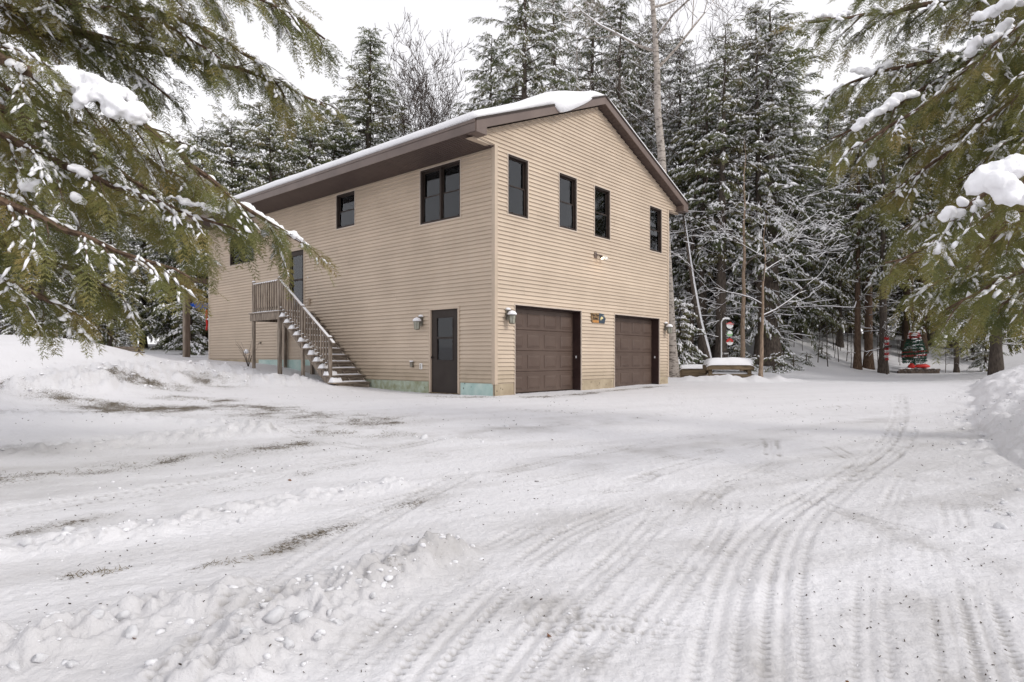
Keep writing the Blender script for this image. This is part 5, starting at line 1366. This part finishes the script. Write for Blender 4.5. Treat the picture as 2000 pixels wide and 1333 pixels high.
# bare trees
def put(o, px, d, label, group=None, dz=.1, rot=0.0, cat='tree'):
    x = (px - 1000) / F_PX * d; z = gz(x, d) if d < 45 else float(base_z([x], [d])[0])
    o.location = (x, d, z - dz); o.rotation_euler = (0, 0, rot); return tag(o, label, cat, group)
put(bare_tree('birch_tree', 31, 22, .27, 'birch', .46, 4, (-.052, .0), .56, .35, .45, 12, .003, .010), 1313, 26.5, 'pale barked birch rising behind the right end of the garage roof')
put(bare_tree('birch_tree', 32, 19, .15, 'birch', .34, 4, (-.01, 0), .5, .2, .6, 9, .003, .010), 1133, 37, 'thin pale birch trunk standing among hemlocks behind the ridge')
put(bare_tree('maple_tree', 33, 10.5, .115, 'bark_tan', .30, 3, (.012, 0), .45, .3, .7, 8, .004), 1450, 28.2, 'straight tan barked young maple behind the snowy planter')
put(bare_tree('maple_sapling', 34, 6.4, .085, 'bark_tan', .62, 4, (.03, 0), .34, .75, .45, 7), 1485, 24.6, 'leaning forked sapling with snowy limbs beside the timber planter')
bt = bare_tree('bare_maple', 35, 16, .11, 'twig', .42, 4, (.01, 0), .2, .05, 1.7, 13, .01, .014)
bt.scale = (1.2, 1.2, 1.15); put(bt, 822, 44, 'bare grey maple with upright twigs above the roof beside the spruce', 'bare maples above the roof')
for px, d, s, rt in ((775, 45, 1.12, 1.2), (868, 46, 1.0, 3.0), (795, 47, 1.05, 4.4), (905, 48, .90, 5.5), (850, 45, 1.1, 2.6), (740, 43, .66, 2.2), (845, 48, .95, .7), (690, 42, .60, 3.9)):
    o = copy_tree(bt); put(o, px, d, 'bare grey maple with upright twigs above the roof beside the spruce', 'bare maples above the roof', rot=rt); o.scale = (s, s, s)
b2 = bare_tree('bare_tree', 36, 17, .12, 'twig', .40, 4, (.02, 0), .3, .3, .7, 11, .01, .010)
put(b2, 1350, 33, 'bare twiggy tree beside the birch above the right roof edge', 'bare trees beside the birch')
for px, d, s, rt in ((1225, 38, 1.05, 2.0), (1395, 35, .95, 4.0), (930, 41, .72, 1.0), (1690, 39, .8, 2.5)):
    o = copy_tree(b2); put(o, px, d, 'bare twiggy tree standing in front of the dark hemlocks', 'bare trees among the hemlocks', rot=rt); o.scale = (s, s, s)

# dark trunks standing on the bank (crowns above merge with the wood)
tr = conifer('hemlock_tree', 41, 17.0, 2.6, .34, .5, .8, .35, dead=34, bark='bark', power=.6)
trr = conifer('pine_tree', 42, 17.0, 2.4, .36, .45, .8, .35, dead=12, bark='bark_red', power=.6)
put(tr, 1408, 31.5, 'dark trunked hemlock right behind the white garden hook')
def trunk_copy(src, px, d, s, label, group=None, sxy=1.0):
    o = copy_tree(src); put(o, px, d, label, group, rot=rs.uniform(0, 6.28)); o.scale = (s * sxy, s * sxy, s); return o
trunk_copy(tr, 1503, 32.5, 1.1, 'stout dark hemlock trunk on the bank behind the forked sapling', sxy=1.75)
for px, d, s in ((1372, 33, .9), (1390, 36, .85), (1345, 35, .9), (1440, 37, .9), (1550, 38, .9), (1610, 41, .9), (1812, 39, .95), (1880, 40, .9)): trunk_copy(tr, px, d, s, 'dark slender hemlock on the bank ' + ('behind the timber planters' if px < 1400 else 'between the young maple and the stout dark hemlock' if px < 1500 else 'right of the stout dark hemlock among thin saplings' if px < 1700 else 'right of the tinsel tree'), 'slender trunks on the bank')
put(trr, 1696, 33.8, 'reddish brown pine trunk swelling at its base left of the tinsel pole'); trr.scale = (.78, .78, .9)
trunk_copy(trr, 1675, 33.2, .85, 'thinner reddish brown pine trunk left of the swollen one', sxy=.72)
trunk_copy(tr, 1725, 32.6, .85, 'dark trunk standing directly beside the tinsel pole', sxy=.85)
for px, d in ((1775, 36.5), (1800, 37.5)): trunk_copy(trr, px, d, 1.0, 'reddish pine trunk close behind the tinsel tree', 'pines behind the tinsel tree', .95)
trunk_copy(tr, 1868, 33.2, .35, 'short dark sapling with stub top on the bank right of the tinsel tree', sxy=1.3)
# leaning snow plastered trunk
lt = thing('leaning_tree', 'bare leaning dead tree plastered with snow behind the planters', 'tree', (0, 0, 0))
a = at(1388, 690, 31); b = at(1362, 590, 31.5); zg = gz(a.x, a.y)
lt.location = (a.x, a.y, zg - .1)
pl = [Vector((0, 0, 0)), Vector((-.22, .1, 1.1)), Vector((-.5, .25, 2.4)), Vector((-.80, .3, 4.2)), Vector((-1.2, .5, 7.5))]
MB().tube(pl, [.17, .15, .125, .09, .02], 9).build('trunk', M['bark'], lt, True)
MB().tube([q + Vector((.075, -.03, .05)) for q in pl], [.10, .11, .085, .06, .012], 8).build('snow', M['tree_snow'], lt, True)
# thin saplings
sap = thing('thin_sapling', '', 'sapling'); 
mb = MB(); mb.tube([(0, 0, 0), (.03, 0, .5), (.02, .02, 1.1), (.06, 0, 1.8)], [.022, .018, .013, .006], 5).build('stem', M['bark'], sap)
mb = MB()
for k in range(7):
    zz = .5 + k * .18; aa = k * 2.4; mb.tube([(.03, 0, zz), (.03 + .22 * math.cos(aa), .22 * math.sin(aa), zz + .12)], [.007, .003], 4)
mb.build('twigs', M['bark'], sap)
first = True
for k in range(26):
    px = rs.uniform(1565, 1690) if k < 15 else rs.choice([rs.uniform(1690, 1720), rs.uniform(1740, 1770), rs.uniform(1810, 1890), rs.uniform(1440, 1560)]); d = rs.uniform(32.5, 37.5)
    o = sap if first else copy_tree(sap); first = False
    put(o, px, d, 'thin dark sapling stem standing in the snow bank', 'thin saplings on the bank', rot=rs.uniform(0, 6.28), cat='sapling'); s = rs.uniform(.6, 1.35); o.scale = (s, s, s * rs.uniform(.9, 1.4)); o.rotation_euler.x = rs.uniform(-.1, .1)
# dry weed by the stair post
w = htop('dry_shrub', 'leafless dry shrub with snow clump by the stair landing post', 'shrub', -1.15, 10.1, gz(*H(-1.15, 10.1, 0)[:2]) - .03)
mb = MB(); rr = random.Random(9)
for k in range(12):
    a = rr.uniform(0, 6.28); L = rr.uniform(.4, .95); b0 = (-1.15, 10.1, w.location.z)
    mb.tube([b0, (b0[0] + .2 * L * math.cos(a), b0[1] + .2 * L * math.sin(a), b0[2] + L * .6), (b0[0] + .5 * L * math.cos(a), b0[1] + .5 * L * math.sin(a), b0[2] + L)], [.008, .006, .003], 4)
mb.build('stems', M['twig'], w)
MB().lathe([(.03, 0), (.085, .03), (.075, .09), (.05, .13), (.015, .15)], 7, (-1.2, 10.12, w.location.z + .46)).build('snow', M['tree_snow'], w, True)

# ------------------------------------------------------------------ big near hemlocks reaching into the view
def big_hemlock(name, label, base_xy, Ht, limbs, seed, snow_p, loads, dens=1.0):
    r = np.random.default_rng(seed); x, y = base_xy; z = gz(x, y) - .2
    root = thing(name, label, 'tree', (x, y, z)); O = np.array([x, y, z])
    zs = np.linspace(0, Ht, 18); seg = [np.r_[0, 0, a, 0, 0, b, .30 * (1 - a / Ht) + .03, .30 * (1 - b / Ht) + .03] for a, b in zip(zs[:-1], zs[1:])]
    V, T = seg_tubes(seg, 12); link_mesh('trunk', mesh_np('trunk', V, T, M['bark_red'], True), None, root)
    wood = []; P = []; D = []; N = []; S = []; SP = []; SDr = []; SN = []; SLn = []; SW = []
    def bough(pts, r_start, second):
        pts = np.array(pts); 
        # resample smoothly
        Q = [tuple(p) for p in pts]
        for _ in range(2):
            R_ = [Q[0]]
            for a_, b_ in zip(Q[:-1], Q[1:]):
                a_ = np.array(a_); b_ = np.array(b_); R_ += [a_ * .75 + b_ * .25, a_ * .25 + b_ * .75]
            Q = R_ + [Q[-1]]
        Q = np.array(Q); L = np.r_[0, np.cumsum(np.linalg.norm(np.diff(Q, axis=0), axis=1))]; tot = L[-1]
        def pos(s): return np.array([np.interp(s, L, Q[:, i]) for i in range(3)])
        n = max(6, int(tot / .18)); ss = np.linspace(0, tot, n + 1); C = np.array([pos(s) for s in ss]) + r.normal(size=(n + 1, 3)) * .012
        rad = r_start * (1 - .9 * ss / tot) + .004
        for i in range(n): wood.append(np.r_[C[i], C[i + 1], rad[i], rad[i + 1]])
        return C, ss, tot
    for li, (lp, sec_len) in enumerate(limbs):
        pts = [np.array(p) - O for p in lp]
        C, ss, tot = bough(pts, .028 + .010 * tot_len(lp), True)
        s = .10 * tot; k = 0
        while s < tot:
            f = s / tot; i = min(int(f * (len(C) - 1)), len(C) - 2); c = C[i]; bd = C[i + 1] - C[i]; bd /= np.linalg.norm(bd)
            side = np.cross(UP, bd); side /= np.linalg.norm(side) + 1e-6; sg = 1 if k % 2 else -1
            Ls = sec_len * (1 - .72 * f) * r.uniform(.6, 1.15) + .18
            d = bd * r.uniform(.55, .95) + side * sg * r.uniform(.5, 1.0) + UP * r.uniform(-.35, .12)
            d /= np.linalg.norm(d); m = max(3, int(Ls / .14)); p = c.copy(); rr_ = .008 + .007 * Ls
            snowy = r.random() < snow_p
            for j in range(m):
                t = j / m; d2 = d + UP * (-.11 * (j + 1) / m * 3 * .6) + r.normal(size=3) * .09; d2 /= np.linalg.norm(d2); q = p + d2 * Ls / m
                wood.append(np.r_[p, q, rr_ * (1 - .8 * t), rr_ * (1 - .8 * (t + 1 / m))])
                sd = np.cross(UP, d2); sd /= np.linalg.norm(sd) + 1e-6
                for q_ in range(2 if dens >= 1 else 1):
                    s2 = 1 if q_ else -1
                    dd = d2 * r.uniform(.4, .9) + sd * s2 * r.uniform(.25, .7) + UP * r.uniform(-.85, .02)
                    P.append(p + (q - p) * r.random()); D.append(dd); N.append(UP + .4 * r.normal(size=3)); S.append(r.uniform(.20, .40) * (1 - .2 * f))
                    if snowy and r.random() < .8:
                        dn = dd / np.linalg.norm(dd); sz = S[-1]; sv_ = np.cross(UP, dn)
                        for _ in range(3):
                            a_ = r.uniform(.05, .8); SP.append(P[-1] + dn * sz * a_ + sv_ * sz * r.uniform(-.2, .2) * (1 - a_) + UP * .008); SDr.append(dn + sv_ * r.uniform(-.8, .8)); SN.append(UP); SLn.append(r.uniform(.03, .13) if r.random() < .8 else r.uniform(.12, .2)); SW.append(r.uniform(.25, .55))
                if snowy and r.random() < .85: SP.append((p + q) / 2 + UP * .015); SDr.append(d2); SN.append(UP); SLn.append(r.uniform(.06, .2)); SW.append(r.uniform(.2, .42))
                p = q; d = d2
            P.append(p); D.append(d + UP * -.35); N.append(UP); S.append(r.uniform(.25, .4))
            s += r.uniform(.095, .15) / dens; k += 1
        P.append(C[-1]); D.append(C[-1] - C[-3]); N.append(UP); S.append(.4)
    V, T = seg_tubes(wood, 5); link_mesh('limbs', mesh_np('limbs', V, T, M['bark_tan' if False else 'bark_red']), None, root)
    V, T = place(NEAR, np.array(P), np.array(D), np.array(N), np.array(S)); link_mesh('crown', mesh_np('crown', V, T, M['near_fol']), None, root)
    l = np.array(SLn); V, T = dabs(np.array(SP), np.array(SDr), np.array(SN), l, l * np.array(SW), .008 + l * .16, 6)
    link_mesh('snow', mesh_np('snow', V, T, M['tree_snow'], True), None, root)
    for ld_ in loads:
        bm = bmesh.new()
        for (px, py, d, rad, fl_) in ld_:
            c = np.array(at(px, py, d)) - O
            bmesh.ops.create_icosphere(bm, subdivisions=3, radius=1.0, matrix=Matrix.Translation(Vector(c)) @ Matrix.Diagonal((rad, rad, rad * fl_, 1)))
        me = bpy.data.meshes.new('snow_load'); bm.to_mesh(me); bm.free()
        o = link_mesh('snow_load', me, M['tree_snow'], root)
        a_ = o.modifiers.new('join', 'REMESH'); a_.mode = 'VOXEL'; a_.voxel_size = .016; a_.use_smooth_shade = True
        tx = bpy.data.textures.new('lumps', 'CLOUDS'); tx.noise_scale = .075; b_ = o.modifiers.new('lump', 'DISPLACE'); b_.texture = tx; b_.strength = .085; b_.mid_level = .5
        c_m = o.modifiers.new('soft', 'SMOOTH'); c_m.iterations = 3; c_m.factor = .5
    return root
def tot_len(lp): return sum((Vector(b) - Vector(a)).length for a, b in zip(lp[:-1], lp[1:]))
def limb(pts, d0, d1, sec):
    n = len(pts); return ([tuple(at(px, py, d0 + (d1 - d0) * i / (n - 1))) for i, (px, py) in enumerate(pts)], sec)

def chain(pts, d, rad, fl=.8, step=.5, seed=0):
    r_ = random.Random(seed); out = []
    for (x0, y0), (x1, y1) in zip(pts[:-1], pts[1:]):
        L = math.hypot(x1 - x0, y1 - y0) / F_PX * d; n = max(1, int(L / (rad * step)))
        for i in range(n):
            t = i / n; k = r_.uniform(.7, 1.2); out.append((x0 + (x1 - x0) * t, y0 + (y1 - y0) * t + r_.uniform(-4, 4), d + r_.uniform(-.05, .05), rad * k, fl))
    return out

LEFT = [
    limb([(-170, 30), (0, 118), (150, 175), (290, 245), (440, 380), (530, 440), (605, 480)], 6.0, 7.6, .95),
    limb([(-170, -140), (100, -75), (350, -40), (520, -5), (636, 78)], 6.9, 7.4, .75),
    limb([(-170, -40), (60, 35), (250, 92), (430, 125), (560, 168), (640, 215)], 7.4, 8.6, .80),
    limb([(-170, 190), (0, 262), (140, 330), (280, 385), (395, 425), (465, 452)], 6.6, 7.2, .9),
    limb([(-170, 310), (0, 392), (130, 450), (270, 508), (345, 525), (375, 545)], 6.2, 6.6, .80),
    limb([(-170, 410), (0, 480), (120, 518), (210, 555), (255, 605)], 7.0, 7.7, .80),
    limb([(-170, 90), (0, 170), (180, 250), (330, 335), (480, 425)], 8.0, 8.8, .95),
    limb([(-170, -200), (100, -150), (300, -100), (450, -60), (570, -5)], 8.0, 8.4, .75),
    limb([(-170, 270), (30, 330), (200, 402), (330, 450), (395, 488)], 8.2, 8.7, .8),
    limb([(-170, 30), (-20, 50), (100, 70), (220, 110), (335, 190)], 7.5, 7.9, .70),
    limb([(-170, 490), (0, 540), (80, 578), (165, 625)], 6.5, 6.9, .75),
    limb([(-170, -90), (50, -15), (200, 18), (330, 50), (430, 115)], 7.2, 7.6, .75),
    limb([(-170, 150), (20, 215), (160, 290), (290, 370), (400, 470)], 7.4, 7.9, .9),
    limb([(-170, -120), (120, -40), (300, 20), (470, 85), (560, 190)], 7.7, 8.2, .85),
]
LOADS_L = [
    chain([(70, 138), (130, 160), (200, 190), (272, 228)], 6.40, .085, .85, .4, 1) + chain([(120, 140), (180, 160), (235, 185)], 6.45, .075, .9, .45, 2) + chain([(160, 185), (148, 205)], 6.35, .07, .95, .4, 3) + chain([(205, 205), (225, 225)], 6.4, .06, .9, .45, 41) + chain([(105, 160), (118, 172)], 6.35, .05, .9, .5, 42),
    chain([(22, 128), (48, 134)], 6.3, .06, .9, .5, 4), chain([(205, 165), (245, 185), (262, 198)], 6.65, .055, .9, .5, 5), chain([(264, 205), (287, 224)], 6.65, .06, .85, .5, 6),
    chain([(350, 322), (372, 332), (395, 345), (418, 360)], 7.25, .06, .9, .6, 7), chain([(50, 360), (70, 365), (85, 355)], 6.5, .065, .9, .5, 8), chain([(140, 330), (160, 338), (175, 345)], 6.6, .05, .8, .6, 9), chain([(470, 400), (510, 425), (550, 448), (590, 468)], 7.35, .035, .8, .6, 10),
    chain([(50, 305), (85, 318), (110, 330)], 6.7, .055, .7, .6, 11), chain([(150, 385), (165, 395)], 6.6, .06, .8, .5, 12), chain([(330, 385), (400, 405), (430, 412)], 7.0, .03, .8, .7, 13),
]
big_hemlock('hemlock_tree', 'large hemlock leaning snowy drooping boughs in from the left', (-6.55, 7.0), 13.0, LEFT, 51, .62, LOADS_L)

RIGHT = [
    limb([(2180, -70), (1990, -30), (1860, 0), (1750, 22), (1660, 35), (1572, 45)], 8.0, 8.2, 0.81),
    limb([(2180, 20), (2000, 70), (1900, 112), (1810, 175), (1720, 222), (1620, 275)], 8.0, 8.6, 0.94),
    limb([(2180, 40), (2010, 92), (1900, 150), (1790, 215), (1710, 262), (1650, 300)], 7.4, 7.6, 0.91),
    limb([(2180, 150), (2010, 205), (1910, 262), (1810, 325), (1730, 385)], 7.6, 8.0, 0.95),
    limb([(2180, 250), (2030, 305), (1960, 345), (1890, 400), (1845, 450)], 5.6, 5.9, 0.78),
    limb([(2180, 330), (2010, 390), (1890, 440), (1790, 490), (1730, 520)], 7.0, 7.4, 0.91),
    limb([(2180, 60), (2000, 85), (1900, 108), (1800, 122), (1700, 142), (1612, 190)], 8.2, 8.4, 0.72),
    limb([(2180, 460), (2030, 510), (1920, 560), (1850, 610)], 6.4, 6.8, 0.81),
    limb([(2180, -160), (1990, -120), (1830, -70), (1690, -30)], 8.0, 8.3, 0.85),
    limb([(2180, 200), (2040, 250), (1950, 300), (1870, 350)], 7.0, 7.4, 0.91),
    limb([(2180, -20), (2050, 20), (1960, 70), (1880, 140)], 6.4, 6.8, 0.81),
    limb([(2180, 90), (2060, 140), (1980, 190), (1900, 260)], 6.6, 7.0, 0.85),
    limb([(2180, 300), (2060, 360), (1980, 420), (1920, 490)], 6.0, 6.4, 0.78),
    limb([(2180, 420), (2060, 450), (1960, 490), (1860, 540), (1790, 570)], 7.6, 8.0, .80),
    limb([(2180, 110), (2040, 150), (1940, 215), (1840, 275), (1770, 310)], 8.4, 8.8, .90),
    limb([(2180, 240), (2040, 290), (1930, 345), (1830, 410), (1760, 450)], 8.6, 9.0, .90),
    limb([(2180, 520), (2060, 545), (1990, 570), (1930, 610)], 7.2, 7.5, .70),
]
LOADS_R = [
    chain([(1905, 365), (1930, 345), (1965, 330), (2010, 325)], 5.35, .105, .85, .4, 21) + chain([(1950, 360), (1980, 375), (2010, 380)], 5.25, .09, .85, .5, 22) + chain([(1960, 385), (1990, 395)], 5.2, .06, .8, .5, 23),
    chain([(1845, 418), (1862, 415), (1885, 413)], 5.75, .05, .9, .6, 24), chain([(1881, 392), (1886, 394)], 5.7, .05, .95, .5, 25), chain([(1975, 425), (1985, 430)], 5.6, .045, .95, .5, 26),
    chain([(1675, 245), (1700, 225), (1730, 208), (1760, 190), (1790, 185)], 7.55, .06, .75, .6, 27), chain([(1665, 142), (1700, 140), (1740, 122)], 8.2, .045, .8, .7, 28), chain([(1630, 180), (1650, 172)], 8.4, .045, .9, .6, 29),
    chain([(1590, 36), (1610, 33), (1640, 30), (1665, 24)], 8.15, .04, .85, .8, 30), chain([(1900, 40), (1930, 25), (1960, 18)], 6.7, .055, .8, .7, 31), chain([(1930, 80), (1960, 55), (1980, 40)], 6.8, .055, .8, .7, 32), chain([(1895, 100), (1910, 80)], 6.9, .06, .9, .6, 33),
    chain([(1700, 308), (1705, 318)], 7.7, .05, 1.1, .5, 34), chain([(1850, 290), (1890, 275), (1940, 270)], 7.3, .04, .6, .7, 35), chain([(1960, 5), (2000, -5)], 6.5, .07, .8, .5, 36),
]
big_hemlock('hemlock_tree', 'large hemlock reaching heavy snow laden boughs in from the right', (7.75, 8.1), 13.5, RIGHT, 52, .66, LOADS_R)

# ------------------------------------------------------------------ loose bits on the ground
def clod_mesh(seed):
    r = np.random.default_rng(seed); bm = bmesh.new(); bmesh.ops.create_icosphere(bm, subdivisions=2, radius=1)
    ax = [r.normal(size=3) for _ in range(5)]
    for v in bm.verts:
        n = np.array(v.co); s = 1 + sum(.17 * math.sin(3.1 * n.dot(a) + i) for i, a in enumerate(ax)) + .10 * r.normal()
        q = n * s; q = np.clip(q, -.82, .80 + .1 * r.random()); v.co = Vector(q * np.array([1.1, .85, .66]))
    me = bpy.data.meshes.new('snow_clod'); bm.to_mesh(me); bm.free(); me.polygons.foreach_set('use_smooth', [True] * len(me.polygons)); me.materials.append(M['clod']); return me
CL = [clod_mesh(i) for i in range(6)]
big = [(540, 1245, 42), (598, 1242, 44), (642, 1225, 26), (645, 1188, 24), (728, 1188, 20), (660, 1240, 24), (515, 1225, 20), (238, 1232, 30), (190, 1250, 24), (258, 1262, 34), (135, 1058, 24), (115, 1070, 26), (52, 1078, 24), (428, 1012, 14), (470, 1024, 24), (605, 1158, 18), (730, 1117, 14), (680, 1115, 12), (578, 1162, 16), (852, 1079, 16),
       (1955, 1035, 24), (1900, 937, 12), (1975, 1010, 18), (1930, 1000, 12), (1960, 985, 14), (1990, 960, 14), (440, 879, 10), (335, 827, 9), (80, 1300, 30), (30, 1320, 30), (140, 1310, 26), (990, 835, 12), (830, 858, 18), (700, 1170, 18), (560, 1290, 30), (480, 1290, 26), (620, 1270, 22)]
for i, (px, py, w_) in enumerate(big):
    x, y = gpt(px, py); s = w_ / 2 / F_PX * y
    o = link_mesh('snow_clod', CL[i % 6]); o.location = (x, y, gz(x, y) + s * .10); o.scale = (s, s * .9, s); o.rotation_euler = (rs.uniform(-.5, .5), rs.uniform(-.5, .5), rs.uniform(0, 6.28))
    tag(o, 'lump of broken snow thrown up beside the ploughed drive', 'snow clod', 'snow lumps along the drive')
# small crumbs: far too many to count
def crumbs():
    r = np.random.default_rng(8); V = []; T = []; n0 = 0
    me = CL[0]; tv = np.array([v.co[:] for v in me.vertices]); bm = bmesh.new(); bmesh.ops.create_icosphere(bm, subdivisions=1, radius=1); tv = np.array([v.co[:] for v in bm.verts]); tf = np.array([[v.index for v in f.verts] for f in bm.faces]); bm.free()
    xs = []; ys = []; ss = []
    def add(poly, n, w, smin, smax):
        a = np.array(poly); i = r.integers(0, len(a) - 1, n); t = r.random(n)[:, None]; p = a[i] * (1 - t) + a[i + 1] * t + r.normal(size=(n, 2)) * w
        xs.extend(p[:, 0]); ys.extend(p[:, 1]); ss.extend(smin + (smax - smin) * r.random(n) ** 4)
    for k, (poly, h, w, lm) in enumerate(RIDGES): add(poly, 130 if k < 4 else (150 if k in (6, 7) else 50), w * .85, .005, .036 if k < 4 else (.085 if k in (6, 7) else .03))
    add([(5.0, 4), (5.4, 6), (6.2, 8.2), (8.4, 11.4)], 320, .5, .01, .06)
    for k, (poly, *_r) in enumerate(TRACKS): add(poly, 25, .16, .004, .014)
    xs = np.array(xs); ys = np.array(ys); ss = np.array(ss); zs, _, _ = ground_fields(xs, ys); m = len(xs)
    jit = r.uniform(.5, 1.35, (m, len(tv), 1)); sc = r.uniform(.6, 1.4, (m, 1, 3)) * np.array([1, 1, .6])
    V = np.clip(tv[None] * jit, -.85, .85) * sc * ss[:, None, None] + np.stack([xs, ys, zs + ss * .05], -1)[:, None]
    T = (np.arange(m) * len(tv))[:, None, None] + tf[None]
    o = link_mesh('snow_crumbs', mesh_np('snow_crumbs', V.reshape(-1, 3), T.reshape(-1, 3), M['clod'], True)); tag(o, 'loose crumbs of broken snow scattered along tracks and ridges', 'snow crumbs', kind='stuff')
crumbs()
def litter():
    r = np.random.default_rng(18); S = []
    xs = []; ys = []
    for _ in range(2600):
        Y = 2.6 + 13 * r.random() ** 1.3; xs.append(r.uniform(-.78, .80) * Y); ys.append(Y)
    xs = np.array(xs); ys = np.array(ys); zs, _, _ = ground_fields(xs, ys); ok = (np.hypot(xs - HC[0], ys - HC[1]) > .5) & (vnoise(xs * 1.1, ys * 1.1, 5) + .35 * r.random(len(xs)) > .78)
    for x, y, z in zip(xs[ok], ys[ok], zs[ok]):
        a = r.uniform(0, 6.28); L = r.uniform(.002, .010) * (1 + y / 9) if r.random() < .95 else r.uniform(.015, .045); rad = r.uniform(.0008, .0034) * (1 + y / 14)
        S.append(np.r_[x, y, z + rad, x + L * math.cos(a), y + L * math.sin(a), z + rad + r.uniform(0, .008), rad, rad * .7])
    V, T = seg_tubes(S, 4); o = link_mesh('needle_litter', mesh_np('needle_litter', V, T, M['litter'])); tag(o, 'dark bark bits and needles sprinkled over the trodden snow', 'litter', kind='stuff')
    # dead grass where soil shows
    xs = []; ys = []
    for poly, w, stg in DIRT:
        if stg < .45: continue
        a = np.array(poly); n = int(420 * stg * min(1.2, w * 2.5)); i = r.integers(0, len(a) - 1, n); t = r.random(n)[:, None]; p = a[i] * (1 - t) + a[i + 1] * t + r.normal(size=(n, 2)) * w * .55
        xs.extend(p[:, 0]); ys.extend(p[:, 1])
    xs = np.array(xs); ys = np.array(ys); zs, dd, _ = ground_fields(xs, ys); ok = dd > .18; S = []
    for x, y, z in zip(xs[ok], ys[ok], zs[ok]):
        a = r.uniform(0, 6.28); L = r.uniform(.015, .06); S.append(np.r_[x, y, z - .004, x + L * math.cos(a), y + L * math.sin(a), z + r.uniform(.003, .03), .0028, .001])
    V, T = seg_tubes(S, 3); o = link_mesh('dead_grass', mesh_np('dead_grass', V, T, M['grass'])); tag(o, 'short dead grass poking through worn patches of snow', 'grass', kind='stuff')
litter()
def leaf(px, py, w_, label, rot):
    x, y = gpt(px, py); s = w_ / F_PX * y; mb = MB(); n = 8
    top = [(-.5 + i / n, .28 * math.sin(math.pi * i / n) * (1 + .25 * (i % 2)), .10 * math.sin(math.pi * i / n) ** 2) for i in range(n + 1)]
    for i in range(n):
        a_, b_ = top[i], top[i + 1]
        mb.quad((a_[0], 0, a_[2] * .3), (b_[0], 0, b_[2] * .3), (b_[0], b_[1], b_[2] + .05), (a_[0], a_[1], a_[2] + .05)); mb.quad((a_[0], 0, a_[2] * .3), (a_[0], -a_[1], a_[2] + .05), (b_[0], -b_[1], b_[2] + .05), (b_[0], 0, b_[2] * .3))
    o = mb.build('dead_leaf', M['leaf']); so = o.modifiers.new('thick', 'SOLIDIFY'); so.thickness = .02
    o.scale = (s, s, s); o.location = (x, y, gz(x, y) + s * .1); o.rotation_euler = (.5, .3, rot); tag(o, label, 'leaf', 'dead leaves on the snow')
for i, (px, py, w_) in enumerate(((1072, 1247, 16), (262, 1270, 12), (286, 1322, 9), (1655, 1331, 9), (566, 940, 8), (1078, 861, 8))): leaf(px, py, w_, 'curled brown dead leaf lying on the trodden snow', i * 1.3 + 1.2)
for o in bpy.data.objects:
    if o.parent is not None and o.type == 'MESH' and (o.name.split('.')[0] in ('branches', 'twigs', 'stems', 'red_tinsel', 'green_tinsel', 'tinsel_band', 'limbs') or (o.name.startswith('snow') and len(o.data.polygons) > 300)):
        o['kind'] = 'stuff'
